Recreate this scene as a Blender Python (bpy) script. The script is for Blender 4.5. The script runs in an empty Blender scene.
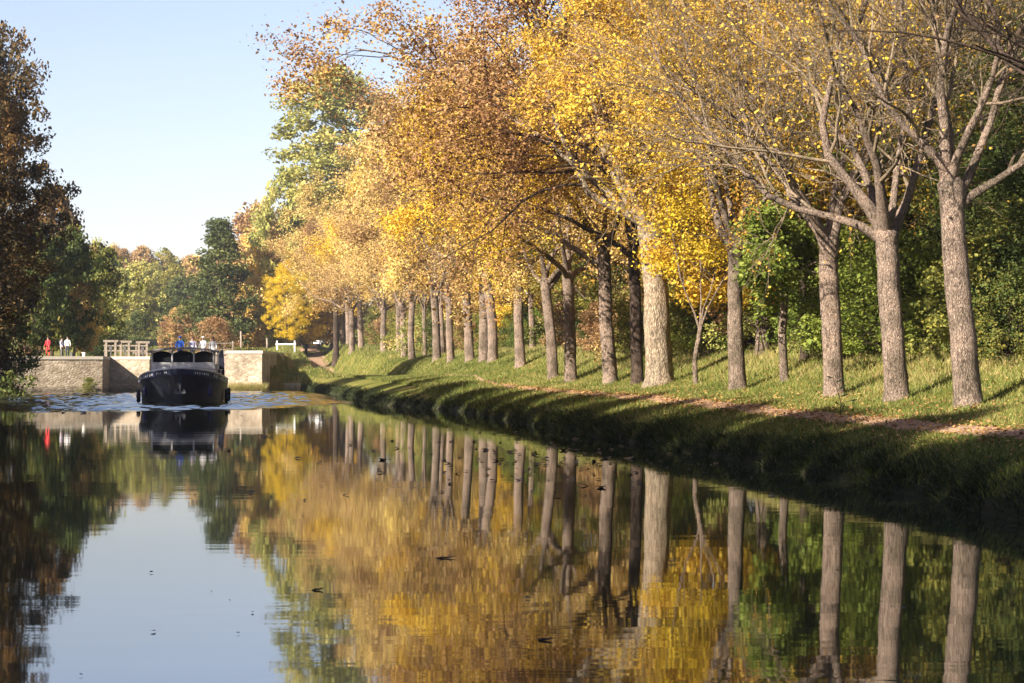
import bpy, bmesh, math, random
import numpy as np
from mathutils import Vector, Matrix, Euler

# ------------------------------------------------------------------ camera, sky, sun
scene = bpy.context.scene
COL = scene.collection
R = math.radians
FPX, HOR, CZ = 2000.0, 368.0, 2.0          # focal length in pixels, horizon row, eye height above the water
cam_d = bpy.data.cameras.new('camera'); cam = bpy.data.objects.new('camera', cam_d); COL.objects.link(cam)
cam_d.sensor_width = 36.0; cam_d.lens = 36.0 * FPX / 1024.0
cam_d.clip_start = 0.5; cam_d.clip_end = 5000
cam.location = (0, 0, CZ); cam.rotation_euler = (R(90) + math.atan((HOR - 341.5) / FPX), 0, 0)
scene.camera = cam
SUN_EL, SUN_AZ = 29.0, 47.0                # azimuth: degrees left of straight behind the camera
world = bpy.data.worlds.new('World'); scene.world = world; world.use_nodes = True
wn = world.node_tree.nodes; wl = world.node_tree.links
sky = wn.new('ShaderNodeTexSky'); sky.sky_type = 'NISHITA'; sky.sun_disc = False
sky.sun_elevation = R(SUN_EL); sky.sun_rotation = R(180 + SUN_AZ)
sky.air_density = 1.0; sky.dust_density = 1.2; sky.ozone_density = 1.0; sky.altitude = 100
tint = wn.new('ShaderNodeMix'); tint.data_type = 'RGBA'; tint.blend_type = 'MULTIPLY'; tint.inputs[0].default_value = 1.0
tint.inputs[7].default_value = (1.08, 0.955, 1.02, 1.0)      # the camera's white balance
wl.new(sky.outputs[0], tint.inputs[6]); wl.new(tint.outputs[2], wn['Background'].inputs[0]); wn['Background'].inputs[1].default_value = 0.061
sun_d = bpy.data.lights.new('sun', 'SUN'); sun_o = bpy.data.objects.new('sun', sun_d); COL.objects.link(sun_o)
sun_d.energy = 5.0; sun_d.angle = R(0.55); sun_d.color = (1.0, 0.90, 0.77)
ldir = Vector((math.sin(R(SUN_AZ)) * math.cos(R(SUN_EL)), math.cos(R(SUN_AZ)) * math.cos(R(SUN_EL)), -math.sin(R(SUN_EL))))
sun_o.rotation_euler = ldir.to_track_quat('-Z', 'Y').to_euler()
sun_o.location = (-60, -60, 80)
vs = scene.view_settings
vs.view_transform = 'Standard'; vs.look = 'None'; vs.gamma = 1.0; vs.exposure = 1.8
scene.render.engine = 'CYCLES'
scene.cycles.max_bounces = 6; scene.cycles.diffuse_bounces = 3; scene.cycles.glossy_bounces = 3
scene.cycles.transmission_bounces = 3; scene.cycles.transparent_max_bounces = 4
scene.cycles.use_denoising = True
scene.cycles.caustics_reflective = False; scene.cycles.caustics_refractive = False

# ------------------------------------------------------------------ helpers
def tag(o, label=None, cat=None, group=None, kind=None):
    if label: o['label'] = label
    if cat: o['category'] = cat
    if group: o['group'] = group
    if kind: o['kind'] = kind
    return o

def empty(name, loc=(0, 0, 0), rz=0.0):
    o = bpy.data.objects.new(name, None); COL.objects.link(o)
    o.empty_display_size = 0.3
    o.location = loc; o.rotation_euler = (0, 0, rz)
    return o

def link(name, me, mat=None, parent=None):
    o = bpy.data.objects.new(name, me); COL.objects.link(o)
    if mat is not None:
        if len(me.materials) == 0: me.materials.append(mat)
        if me.materials[0] is not mat:
            o.material_slots[0].link = 'OBJECT'; o.material_slots[0].material = mat
    if parent is not None: o.parent = parent
    return o

def np_mesh(name, V, F, smooth=True, attrs=None):
    """V (n,3); F (m,k) all faces with k corners."""
    V = np.asarray(V, dtype=np.float32); F = np.asarray(F, dtype=np.int32)
    me = bpy.data.meshes.new(name)
    m, k = F.shape
    me.vertices.add(len(V)); me.vertices.foreach_set('co', V.ravel())
    me.loops.add(m * k); me.loops.foreach_set('vertex_index', F.ravel())
    me.polygons.add(m)
    me.polygons.foreach_set('loop_start', np.arange(0, m * k, k, dtype=np.int32))
    me.polygons.foreach_set('loop_total', np.full(m, k, dtype=np.int32))
    me.polygons.foreach_set('use_smooth', np.full(m, smooth, dtype=bool))
    if attrs:
        for an, av in attrs.items():
            a = me.attributes.new(an, 'FLOAT', 'FACE')
            a.data.foreach_set('value', np.asarray(av, dtype=np.float32))
    me.update(calc_edges=True)
    return me

class MB:
    """collects boxes, bars, tubes and lofts into one mesh"""
    def __init__(s): s.v = []; s.f = []; s.m = []; s.mi = 0
    def raw(s, V, F):
        n = len(s.v); s.v += [tuple(p) for p in V]
        for f in F: s.f.append(tuple(i + n for i in f)); s.m.append(s.mi)
        return s
    def box(s, c, d, rz=0.0, bev=0.0, ry=0.0):
        bm = bmesh.new(); bmesh.ops.create_cube(bm, size=1.0)
        bmesh.ops.scale(bm, vec=d, verts=bm.verts)
        if bev > 0: bmesh.ops.bevel(bm, geom=list(bm.edges), offset=bev, segments=2, affect='EDGES')
        M = Matrix.Translation(c) @ Matrix.Rotation(rz, 4, 'Z') @ Matrix.Rotation(ry, 4, 'Y')
        bm.transform(M); bm.verts.index_update()
        s.raw([v.co[:] for v in bm.verts], [[v.index for v in f.verts] for f in bm.faces]); bm.free(); return s
    def tube(s, pts, r, n=8, closed=False):
        pts = [Vector(p) for p in pts]; rr = r if hasattr(r, '__len__') else [r] * len(pts)
        V = []; F = []; N = len(pts)
        for i, p in enumerate(pts):
            if closed: t = (pts[(i + 1) % N] - pts[i - 1]).normalized()
            else: t = (pts[min(i + 1, N - 1)] - pts[max(i - 1, 0)]).normalized()
            ref = Vector((0, 0, 1)) if abs(t.z) < 0.9 else Vector((1, 0, 0))
            a = t.cross(ref).normalized(); b = t.cross(a)
            for k in range(n):
                an = 2 * math.pi * k / n
                V.append(p + (a * math.cos(an) + b * math.sin(an)) * rr[i])
        for i in range(N if closed else N - 1):
            j = (i + 1) % N
            for k in range(n):
                k2 = (k + 1) % n
                F.append((i * n + k, i * n + k2, j * n + k2, j * n + k))
        if not closed:
            F.append(tuple(range(n))); F.append(tuple((N - 1) * n + k for k in reversed(range(n))))
        return s.raw(V, F)
    def loft(s, rings, cap=True, close=True):
        n = len(rings[0]); V = [p for r in rings for p in r]; F = []
        for i in range(len(rings) - 1):
            for k in range(n if close else n - 1):
                k2 = (k + 1) % n
                F.append((i * n + k, i * n + k2, (i + 1) * n + k2, (i + 1) * n + k))
        if cap:
            F.append(tuple(reversed(range(n)))); F.append(tuple((len(rings) - 1) * n + k for k in range(n)))
        return s.raw(V, F)
    def ball(s, c, d, u=10, v=7):
        V = []; F = []
        for i in range(v + 1):
            th = math.pi * i / v
            for k in range(u):
                ph = 2 * math.pi * k / u
                V.append((c[0] + d[0] * math.sin(th) * math.cos(ph), c[1] + d[1] * math.sin(th) * math.sin(ph), c[2] + d[2] * math.cos(th)))
        for i in range(v):
            for k in range(u):
                k2 = (k + 1) % u; F.append((i * u + k, (i + 1) * u + k, (i + 1) * u + k2, i * u + k2))
        return s.raw(V, F)
    def mesh(s, name, smooth=False):
        me = bpy.data.meshes.new(name); me.from_pydata(s.v, [], s.f); me.validate()
        bm = bmesh.new(); bm.from_mesh(me); bmesh.ops.recalc_face_normals(bm, faces=bm.faces); bm.to_mesh(me); bm.free()
        if smooth: me.polygons.foreach_set('use_smooth', [True] * len(me.polygons))
        me.update(); return me
    def build(s, name, mat, parent=None, smooth=False):
        return link(name, s.mesh(name, smooth), mat, parent)

# ------------------------------------------------------------------ materials
def new_mat(name):
    m = bpy.data.materials.new(name); m.use_nodes = True
    n = m.node_tree.nodes; return m, n, m.node_tree.links, n['Principled BSDF']

def ramp(n, stops):
    r = n.new('ShaderNodeValToRGB'); e = r.color_ramp.elements
    while len(e) < len(stops): e.new(0.5)
    for i, (p, c) in enumerate(stops): e[i].position = p; e[i].color = (*c, 1)
    return r

def plain(name, col, rough=0.6, metal=0.0, var=0.12, scale=6.0, spec=0.5):
    m, n, l, b = new_mat(name)
    tc = n.new('ShaderNodeTexCoord'); nz = n.new('ShaderNodeTexNoise')
    nz.inputs['Scale'].default_value = scale; nz.inputs['Detail'].default_value = 5
    l.new(tc.outputs['Object'], nz.inputs['Vector'])
    r = ramp(n, [(0.3, tuple(c * (1 - var) for c in col)), (0.7, tuple(min(1, c * (1 + var)) for c in col))])
    l.new(nz.outputs[0], r.inputs[0]); l.new(r.outputs[0], b.inputs['Base Color'])
    b.inputs['Roughness'].default_value = rough; b.inputs['Metallic'].default_value = metal
    b.inputs['Specular IOR Level'].default_value = spec
    return m

def leaf_mat(name, stops, trans=0.35):
    m, n, l, b = new_mat(name)
    at = n.new('ShaderNodeAttribute'); at.attribute_name = 'rnd'
    oi = n.new('ShaderNodeObjectInfo')
    ma = n.new('ShaderNodeMath'); ma.operation = 'MULTIPLY_ADD'
    ma.inputs[1].default_value = 0.22; ma.inputs[2].default_value = -0.11
    l.new(oi.outputs['Random'], ma.inputs[0])
    ad = n.new('ShaderNodeMath'); ad.operation = 'ADD'; ad.use_clamp = True
    l.new(at.outputs['Fac'], ad.inputs[0]); l.new(ma.outputs[0], ad.inputs[1])
    r = ramp(n, stops); l.new(ad.outputs[0], r.inputs[0])
    l.new(r.outputs[0], b.inputs['Base Color'])
    b.inputs['Roughness'].default_value = 0.65; b.inputs['Specular IOR Level'].default_value = 0.25
    t = n.new('ShaderNodeBsdfTranslucent'); l.new(r.outputs[0], t.inputs[0])
    mx = n.new('ShaderNodeMixShader'); mx.inputs[0].default_value = trans
    l.new(b.outputs[0], mx.inputs[1]); l.new(t.outputs[0], mx.inputs[2])
    l.new(mx.outputs[0], n['Material Output'].inputs[0])
    return m

def bark_mat(name, dark, light, scale=1.0):
    m, n, l, b = new_mat(name)
    tc = n.new('ShaderNodeTexCoord')
    mp = n.new('ShaderNodeMapping'); mp.inputs['Scale'].default_value = (24 * scale, 24 * scale, 8.0 * scale)
    l.new(tc.outputs['Object'], mp.inputs['Vector'])
    nz = n.new('ShaderNodeTexNoise'); nz.inputs['Scale'].default_value = 1.0; nz.inputs['Detail'].default_value = 6
    nz.inputs['Roughness'].default_value = 0.65
    l.new(mp.outputs[0], nz.inputs['Vector'])
    big = n.new('ShaderNodeTexNoise'); big.inputs['Scale'].default_value = 1.6; big.inputs['Detail'].default_value = 3
    l.new(tc.outputs['Object'], big.inputs['Vector'])
    r = ramp(n, [(0.36, dark), (0.52, light), (0.8, tuple(min(1, c * 1.25) for c in light))])
    l.new(nz.outputs[0], r.inputs[0])
    r2 = ramp(n, [(0.33, (0.55, 0.56, 0.52)), (0.5, (.95, .94, .92)), (0.68, (1.15, 1.10, 1.04))])
    oi = n.new('ShaderNodeObjectInfo'); om = n.new('ShaderNodeMath'); om.operation = 'MULTIPLY_ADD'; om.inputs[1].default_value = .22; om.inputs[2].default_value = -.11
    l.new(oi.outputs['Random'], om.inputs[0]); oa = n.new('ShaderNodeMath'); l.new(om.outputs[0], oa.inputs[0]); l.new(big.outputs[0], oa.inputs[1]); l.new(oa.outputs[0], r2.inputs[0])
    mx = n.new('ShaderNodeMix'); mx.data_type = 'RGBA'; mx.blend_type = 'MULTIPLY'; mx.inputs[0].default_value = 1.0
    l.new(r.outputs[0], mx.inputs[6]); l.new(r2.outputs[0], mx.inputs[7])
    mp2 = n.new('ShaderNodeMapping'); mp2.inputs['Scale'].default_value = (11 * scale, 11 * scale, 2.6 * scale); l.new(tc.outputs['Object'], mp2.inputs['Vector'])
    wv = n.new('ShaderNodeMix'); wv.data_type = 'VECTOR'; wv.inputs[0].default_value = .12; l.new(mp2.outputs[0], wv.inputs[4]); l.new(nz.outputs['Color'], wv.inputs[5])
    vo = n.new('ShaderNodeTexVoronoi'); vo.feature = 'DISTANCE_TO_EDGE'; l.new(wv.outputs[1], vo.inputs['Vector'])
    r3 = ramp(n, [(0.0, (.28, .25, .23)), (.2, (1, 1, 1))]); l.new(vo.outputs[0], r3.inputs[0])
    mx3 = n.new('ShaderNodeMix'); mx3.data_type = 'RGBA'; mx3.blend_type = 'MULTIPLY'; mx3.inputs[0].default_value = .85
    l.new(mx.outputs[2], mx3.inputs[6]); l.new(r3.outputs[0], mx3.inputs[7]); l.new(mx3.outputs[2], b.inputs['Base Color'])
    hh = n.new('ShaderNodeMath'); hh.operation = 'MULTIPLY_ADD'; hh.inputs[1].default_value = .6; l.new(nz.outputs[0], hh.inputs[0])
    cl = n.new('ShaderNodeMath'); cl.operation = 'MINIMUM'; cl.inputs[1].default_value = .25; l.new(vo.outputs[0], cl.inputs[0]); l.new(cl.outputs[0], hh.inputs[2])
    bp = n.new('ShaderNodeBump'); bp.inputs['Strength'].default_value = 1.0; bp.inputs['Distance'].default_value = 0.07
    l.new(hh.outputs[0], bp.inputs['Height']); l.new(bp.outputs[0], b.inputs['Normal'])
    b.inputs['Roughness'].default_value = 0.9; b.inputs['Specular IOR Level'].default_value = 0.15
    return m

M = {}
M['gold'] = leaf_mat('leaves_gold', [(0.05, (0.22, 0.11, 0.03)), (0.25, (0.45, 0.26, 0.05)), (0.5, (0.64, 0.41, 0.055)), (0.75, (0.80, 0.57, 0.06))])
M['tan'] = leaf_mat('leaves_tan', [(0.08, (0.28, 0.15, 0.06)), (0.3, (0.48, 0.32, 0.13)), (0.55, (0.64, 0.47, 0.18)), (0.8, (0.76, 0.58, 0.15))])
M['russet'] = leaf_mat('leaves_russet', [(0.08, (0.13, 0.06, 0.03)), (0.35, (0.31, 0.18, 0.085)), (0.6, (0.46, 0.30, 0.13)), (0.85, (0.54, 0.41, 0.14))])
M['deep'] = leaf_mat('leaves_deep_green', [(0.1, (0.03, 0.05, 0.013)), (0.4, (0.065, 0.095, 0.02)), (0.65, (0.12, 0.14, 0.03)), (0.9, (0.26, 0.21, 0.04))])
M['green'] = leaf_mat('leaves_green', [(0.1, (0.07, 0.10, 0.015)), (0.5, (0.15, 0.20, 0.03)), (0.85, (0.28, 0.31, 0.05))])
M['olive'] = leaf_mat('leaves_olive', [(0.1, (0.05, 0.065, 0.015)), (0.35, (0.15, 0.16, 0.03)), (0.62, (0.27, 0.26, 0.05)), (0.9, (0.40, 0.28, 0.05))])
M['pale'] = leaf_mat('leaves_pale_green', [(0.1, (0.17, 0.19, 0.05)), (0.5, (0.34, 0.34, 0.09)), (0.85, (0.50, 0.42, 0.12))])
M['plane'] = leaf_mat('leaves_plane', [(0.08, (0.11, 0.05, 0.025)), (0.35, (0.27, 0.14, 0.06)), (0.6, (0.40, 0.23, 0.09)), (0.85, (0.50, 0.35, 0.10))])
M['pine'] = leaf_mat('leaves_pine', [(0.1, (0.04, 0.06, 0.02)), (0.5, (0.08, 0.105, 0.03)), (0.85, (0.15, 0.16, 0.045))])
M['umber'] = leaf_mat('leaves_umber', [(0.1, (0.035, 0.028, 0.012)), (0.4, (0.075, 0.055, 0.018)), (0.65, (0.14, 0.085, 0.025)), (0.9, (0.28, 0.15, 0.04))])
M['lemon'] = leaf_mat('leaves_lemon', [(0.1, (0.42, 0.30, 0.03)), (0.5, (0.66, 0.47, 0.03)), (0.9, (0.80, 0.60, 0.06))])
M['bark'] = bark_mat('bark_grey', (0.13, 0.098, 0.08), (0.38, 0.295, 0.235))
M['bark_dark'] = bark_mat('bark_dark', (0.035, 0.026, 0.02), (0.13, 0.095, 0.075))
M['bark_plane'] = bark_mat('bark_plane', (0.14, 0.11, 0.08), (0.34, 0.28, 0.205), 0.45)
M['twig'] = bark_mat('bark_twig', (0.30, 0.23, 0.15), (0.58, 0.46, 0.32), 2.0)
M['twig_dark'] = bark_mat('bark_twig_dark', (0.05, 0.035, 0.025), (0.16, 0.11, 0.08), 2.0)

# ------------------------------------------------------------------ the lie of the land
# the canal runs away to the left: lateral coordinate a = X + 0.13 Y is constant along the right bank
K = 0.13
CANAL = np.array([(14.5, -80), (12.9, -30), (9.5, 0), (6.55, 25), (6.3, 30.3), (5.6, 36.4), (4.5, 44.4), (2.65, 55.6), (1.1, 66), (-0.36, 77), (-2.33, 91),
    (-4.4, 100), (-7.24, 108), (-9.1, 120), (-12.55, 145), (-17.35, 175), (-19.6, 186), (-21.0, 187.5), (-22.3, 180), (-22.25, 178), (-25.45, 178), (-25.45, 208), (-31.0, 208), (-31.0, 171),
    (-34.4, 171), (-34.4, 168), (-48.0, 162), (-38.5, 148), (-28.2, 100), (-15.7, 50), (-3.6, 0), (-2.5, -30), (-1, -80)])

def poly_dist(X, Y, poly=CANAL):
    """signed distance to the canal's outline, negative over the water"""
    X = np.asarray(X, float); Y = np.asarray(Y, float)
    best = np.full(X.shape, 1e18); inside = np.zeros(X.shape, bool)
    n = len(poly)
    for i in range(n):
        ax, ay = poly[i]; bx, by = poly[(i + 1) % n]
        dx, dy = bx - ax, by - ay; L = dx * dx + dy * dy
        t = np.clip(((X - ax) * dx + (Y - ay) * dy) / L, 0, 1)
        best = np.minimum(best, (X - ax - t * dx) ** 2 + (Y - ay - t * dy) ** 2)
        if ay != by:
            c = ((ay > Y) != (by > Y)) & (X < (bx - ax) * (Y - ay) / (by - ay) + ax); inside ^= c
    d = np.sqrt(best); return np.where(inside, -d, d)

def sst(a, b, x):
    t = np.clip((x - a) / (b - a), 0, 1); return t * t * (3 - 2 * t)

PROF_D = [0, .2, .45, .9, 1.7, 2.7, 4.7, 6, 8.5, 12, 25, 60, 300]
PROF_Z = [-.1, .26, .44, .63, .86, 1.06, 1.36, 1.75, 2.7, 3.4, 4.2, 6, 9]

def wobble(X, Y, s=1.0):
    return (np.sin(X * 1.7 * s + 1.3 * np.sin(Y * .9 * s)) + np.sin(Y * 1.31 * s + 1.7 * np.cos(X * .63 * s)) + .6 * np.sin((X + Y) * 2.9 * s + 2)) / 2.6

def height(X, Y):
    X = np.asarray(X, float); Y = np.asarray(Y, float)
    d = poly_dist(X, Y)
    dj = d + 0.09 * wobble(X, Y, 1.1) * (d < 3) * (Y < 175)
    z = np.interp(dj, PROF_D, PROF_Z)
    a = X + K * Y
    # lock platform beyond the basin
    w = np.maximum(np.interp(Y, [210, 235, 262, 290, 330], [0, .05, .56, 1, 1]), (1 - sst(0.8, 5.0, a)) * sst(177, 192, Y)) * (a > -2) + (1 - (a > -2)) * sst(140, 176, Y)
    plat = 4.0 * sst(0.0, 5.5, d)
    z = z * (1 - w) + np.maximum(plat, 0.6 * z) * w
    pa = np.interp(Y, [-30, 20, 60, 110, 150, 200, 235, 290, 330], [12.2, 12.35, 12.45, 12.2, 11.2, 9.4, 8.2, 8.1, 8.6])
    pzz = np.interp(Y, [0, 110, 150, 210, 235, 262, 290, 330], [1.1, 1.1, 1.12, 1.15, 1.3, 3.1, 4.7, 5])
    k = (1 - sst(1.1, 3.2, np.abs(a - pa))) * sst(130, 165, Y) * (1 - sst(300, 330, Y)) * (d > .3)
    z = z * (1 - k) + pzz * k
    leftp = (X < -22.5) & (Y > 138) & ((X < -30) | ((Y > 177) & (Y < 206)))
    z = np.where(leftp, np.where(d > 1.4, np.where(X < -28, 2.85, 3.5), -0.8), z)
    hill = 13 * sst(270, 470, Y) + 10 * sst(600, 1200, Y)
    z = z + hill * (d > 0)
    z = z + 0.05 * wobble(X, Y, .8) * sst(0.5, 3, d) * np.where(leftp, 0, 1)
    z = np.where(d < 0, np.maximum(-1.4, -0.15 + d * 0.9), z)
    return z
def gz(x, y): return float(height(np.array([x]), np.array([y]))[0])
def at(px, D): return (px - 512.0) * D / FPX
def pz(py, D): return CZ + (HOR - py) * D / FPX
def from_a(a, D): return a - K * D

# ------------------------------------------------------------------ ground
ya = np.concatenate([np.arange(-80, 18, 4.0), np.arange(18, 130, .5), np.arange(130, 260, 1.0), np.arange(260, 600, 12.), np.arange(600, 2200, 80.)])
aa = np.concatenate([np.arange(-900, -60, 40.), np.arange(-60, 8, 1.25), np.arange(8, 19, .16), np.arange(19, 45, 1.), np.arange(45, 100, 6.), np.arange(100, 1200, 50.)])
AA, YY = np.meshgrid(aa, ya); XX = AA - K * YY
ZZ = height(XX, YY)
nr, nc = AA.shape
idx = np.arange(nr * nc).reshape(nr, nc)
F = np.stack([idx[:-1, :-1], idx[:-1, 1:], idx[1:, 1:], idx[1:, :-1]], -1).reshape(-1, 4)
m, n, l, b = new_mat('turf')
ge = n.new('ShaderNodeNewGeometry')
n1 = n.new('ShaderNodeTexNoise'); n1.inputs['Scale'].default_value = 0.55; n1.inputs['Detail'].default_value = 6
n2 = n.new('ShaderNodeTexNoise'); n2.inputs['Scale'].default_value = 9.0; n2.inputs['Detail'].default_value = 6; n2.inputs['Roughness'].default_value = .7
l.new(ge.outputs['Position'], n1.inputs['Vector']); l.new(ge.outputs['Position'], n2.inputs['Vector'])
mud = n.new('ShaderNodeSeparateXYZ'); l.new(ge.outputs['Position'], mud.inputs[0])
r1 = ramp(n, [(0.36, (0.075, 0.095, 0.018)), (0.52, (0.13, 0.135, 0.028)), (0.66, (0.24, 0.19, 0.065))]); l.new(n1.outputs[0], r1.inputs[0])
r2 = ramp(n, [(0.3, (0.45, 0.45, 0.45)), (0.7, (1.25, 1.2, 1.1))]); l.new(n2.outputs[0], r2.inputs[0])
mx = n.new('ShaderNodeMix'); mx.data_type = 'RGBA'; mx.blend_type = 'MULTIPLY'; mx.inputs[0].default_value = 1
l.new(r1.outputs[0], mx.inputs[6]); l.new(r2.outputs[0], mx.inputs[7]); mm = n.new('ShaderNodeMath'); mm.operation = 'MULTIPLY_ADD'; mm.inputs[1].default_value = .5; l.new(n1.outputs[0], mm.inputs[0]); l.new(mud.outputs[2], mm.inputs[2])
mr_ = n.new('ShaderNodeMapRange'); mr_.inputs[1].default_value = .5; mr_.inputs[2].default_value = .8; l.new(mm.outputs[0], mr_.inputs[0])
mx2 = n.new('ShaderNodeMix'); mx2.data_type = 'RGBA'; l.new(mr_.outputs[0], mx2.inputs[0]); mx2.inputs[6].default_value = (.035, .036, .018, 1); l.new(mx.outputs[2], mx2.inputs[7])
l.new(mx2.outputs[2], b.inputs['Base Color'])
b.inputs['Roughness'].default_value = .95; b.inputs['Specular IOR Level'].default_value = .1
bp = n.new('ShaderNodeBump'); bp.inputs['Distance'].default_value = .06; bp.inputs['Strength'].default_value = .7
l.new(n2.outputs[0], bp.inputs['Height']); l.new(bp.outputs[0], b.inputs['Normal'])
M['turf'] = m
tag(link('ground', np_mesh('ground', np.stack([XX, YY, ZZ], -1).reshape(-1, 3), F), M['turf']), kind='structure')

# ------------------------------------------------------------------ water
WAVE = 0.75
m, n, l, b = new_mat('canal_water')
ge = n.new('ShaderNodeNewGeometry')
def mapped(sc):
    mp = n.new('ShaderNodeMapping'); mp.inputs['Scale'].default_value = sc; l.new(ge.outputs['Position'], mp.inputs['Vector']); return mp.outputs[0]
def wnoise(sc, detail=3):
    t = n.new('ShaderNodeTexNoise'); t.inputs['Scale'].default_value = 1.0; t.inputs['Detail'].default_value = detail; l.new(mapped(sc), t.inputs['Vector']); return t.outputs[0]
def math_n(op, a, b_, c=None):
    x = n.new('ShaderNodeMath'); x.operation = op
    for i, q in enumerate((a, b_, c)):
        if q is None: continue
        if isinstance(q, (int, float)): x.inputs[i].default_value = q
        else: l.new(q, x.inputs[i])
    return x.outputs[0]
calm = math_n('ADD', math_n('MULTIPLY', wnoise((.9, 2.6, 1), 2), 0.0008), math_n('MULTIPLY', wnoise((.25, .7, 1), 2), 0.0019))
patch = wnoise((.07, .11, 1), 2)
pr = ramp(n, [(0.4, (.35,) * 3), (0.68, (1.7,) * 3)]); l.new(patch, pr.inputs[0])
calm = math_n('MULTIPLY', calm, pr.outputs[0])
hgt = calm
bp = n.new('ShaderNodeBump'); bp.inputs['Strength'].default_value = 1.0; bp.inputs['Distance'].default_value = 1.0
l.new(hgt, bp.inputs['Height']); l.new(bp.outputs[0], b.inputs['Normal'])
b.inputs['Base Color'].default_value = (0.022, 0.026, 0.014, 1)
b.inputs['Roughness'].default_value = 0.025; b.inputs['IOR'].default_value = 6.0
M['water'] = m
# one sheet; round the boat it carries the real waves of its wash
def stirred(X, Y):
    e = 5 * wobble(X, Y, .11) + 2.5 * wobble(X, Y, .31); a = X + K * Y
    near = np.interp(a, [-30, -16, -8, 0, 5], [100, 94, 90, 95, 108])
    return sst(near, near + 7, Y + e) * (1 - sst(2, 6.5, a + .15 * e)) * (1 - .55 * sst(140, 170, Y))
wx_ = np.concatenate([[-75.], np.arange(-45, -1.9, .22), [30.]]); wy_ = np.concatenate([[-80.], np.arange(84, 180.1, .3), [239.5]])
WX, WY = np.meshgrid(wx_, wy_); WZ = np.zeros_like(WX); rg = np.random.default_rng(9)
for k in range(46):
    L = .9 * 3.6 ** rg.uniform(0, 1); th = rg.normal(math.pi / 2, .75); am = .0125 * L ** 1.0 * rg.uniform(.5, 1.3)
    WZ += am * np.sin(2 * np.pi / L * (WX * math.cos(th) + WY * math.sin(th)) + rg.uniform(0, 6.28)) * (.6 + .4 * np.sin(WX * .21 + k) * np.sin(WY * .17 + 2 * k))
WZ *= stirred(WX, WY) * WAVE
idx = np.arange(WX.size).reshape(WX.shape)
F = np.stack([idx[:-1, :-1], idx[:-1, 1:], idx[1:, 1:], idx[1:, :-1]], -1).reshape(-1, 4)
tag(link('canal_water', np_mesh('canal_water', np.stack([WX, WY, WZ], -1).reshape(-1, 3), F, True), M['water']), kind='structure')
# ------------------------------------------------------------------ tree builders
def unit(v): return v / np.maximum(np.linalg.norm(v, axis=-1, keepdims=True), 1e-9)

def grow(rng, P0, D0, L, n, up=0.0, jit=0.12, droop=0.0):
    """B branches grown step by step; returns points (B,n,3)"""
    B = len(P0); P = np.zeros((B, n, 3)); P[:, 0] = P0; d = unit(np.asarray(D0, float))
    st = (np.asarray(L, float) / (n - 1))[:, None]
    for k in range(1, n):
        d = d + rng.normal(0, jit, (B, 3)); d[:, 2] += up - droop * k / n
        d = unit(d); P[:, k] = P[:, k - 1] + d * st
    return P

def kids(rng, P, m, t0=0.3, t1=1.0, ang=(0.5, 1.0), flat=0.0, lift=0.0):
    """m child starts on each parent: positions, directions, parameter, parent index"""
    B, n, _ = P.shape
    t = t0 + (t1 - t0) * (np.arange(m)[None, :] + rng.uniform(0, 1, (B, m))) / m
    f = np.clip(t * (n - 1), 0, n - 1.001); i = f.astype(int); fr = (f - i)[..., None]
    bi = np.arange(B)[:, None]
    p = P[bi, i] * (1 - fr) + P[bi, i + 1] * fr
    tan = unit(P[bi, i + 1] - P[bi, i])
    r = rng.normal(0, 1, (B, m, 3)); r[..., 2] *= (1 - flat)
    perp = unit(r - (r * tan).sum(-1, keepdims=True) * tan)
    an = rng.uniform(*ang, (B, m, 1))
    d = tan * np.cos(an) + perp * np.sin(an); d[..., 2] += lift
    return p.reshape(-1, 3), d.reshape(-1, 3), t.ravel(), np.repeat(np.arange(B), m)

def tubes(P, Rr, sides, rough=0.0, rng=None):
    B, n, _ = P.shape
    T = np.empty_like(P); T[:, 1:-1] = P[:, 2:] - P[:, :-2]; T[:, 0] = P[:, 1] - P[:, 0]; T[:, -1] = P[:, -1] - P[:, -2]
    T = unit(T)
    ref = np.where(np.abs(T[:, :1, 2:3]) > .85, np.array([[[1., 0, 0]]]), np.array([[[0, 0, 1.]]]))
    A = unit(np.cross(T, np.broadcast_to(ref, T.shape))); Bv = np.cross(T, A)
    ang = 2 * np.pi * np.arange(sides) / sides
    rr = Rr[..., None] * np.ones(sides)
    if rough: rr = rr * (1 + rng.normal(0, rough, rr.shape))
    V = P[:, :, None] + (A[:, :, None] * np.cos(ang)[None, None, :, None] + Bv[:, :, None] * np.sin(ang)[None, None, :, None]) * rr[..., None]
    idx = np.arange(B * n * sides).reshape(B, n, sides); nx = np.roll(idx, -1, axis=2)
    F = np.stack([idx[:, :-1], nx[:, :-1], nx[:, 1:], idx[:, 1:]], -1).reshape(-1, 4)
    return V.reshape(-1, 3), F

def join(parts):
    Vs, Fs, o = [], [], 0
    for V, F in parts: Vs.append(V); Fs.append(F + o); o += len(V)
    return np.concatenate(Vs), np.concatenate(Fs)

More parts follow.
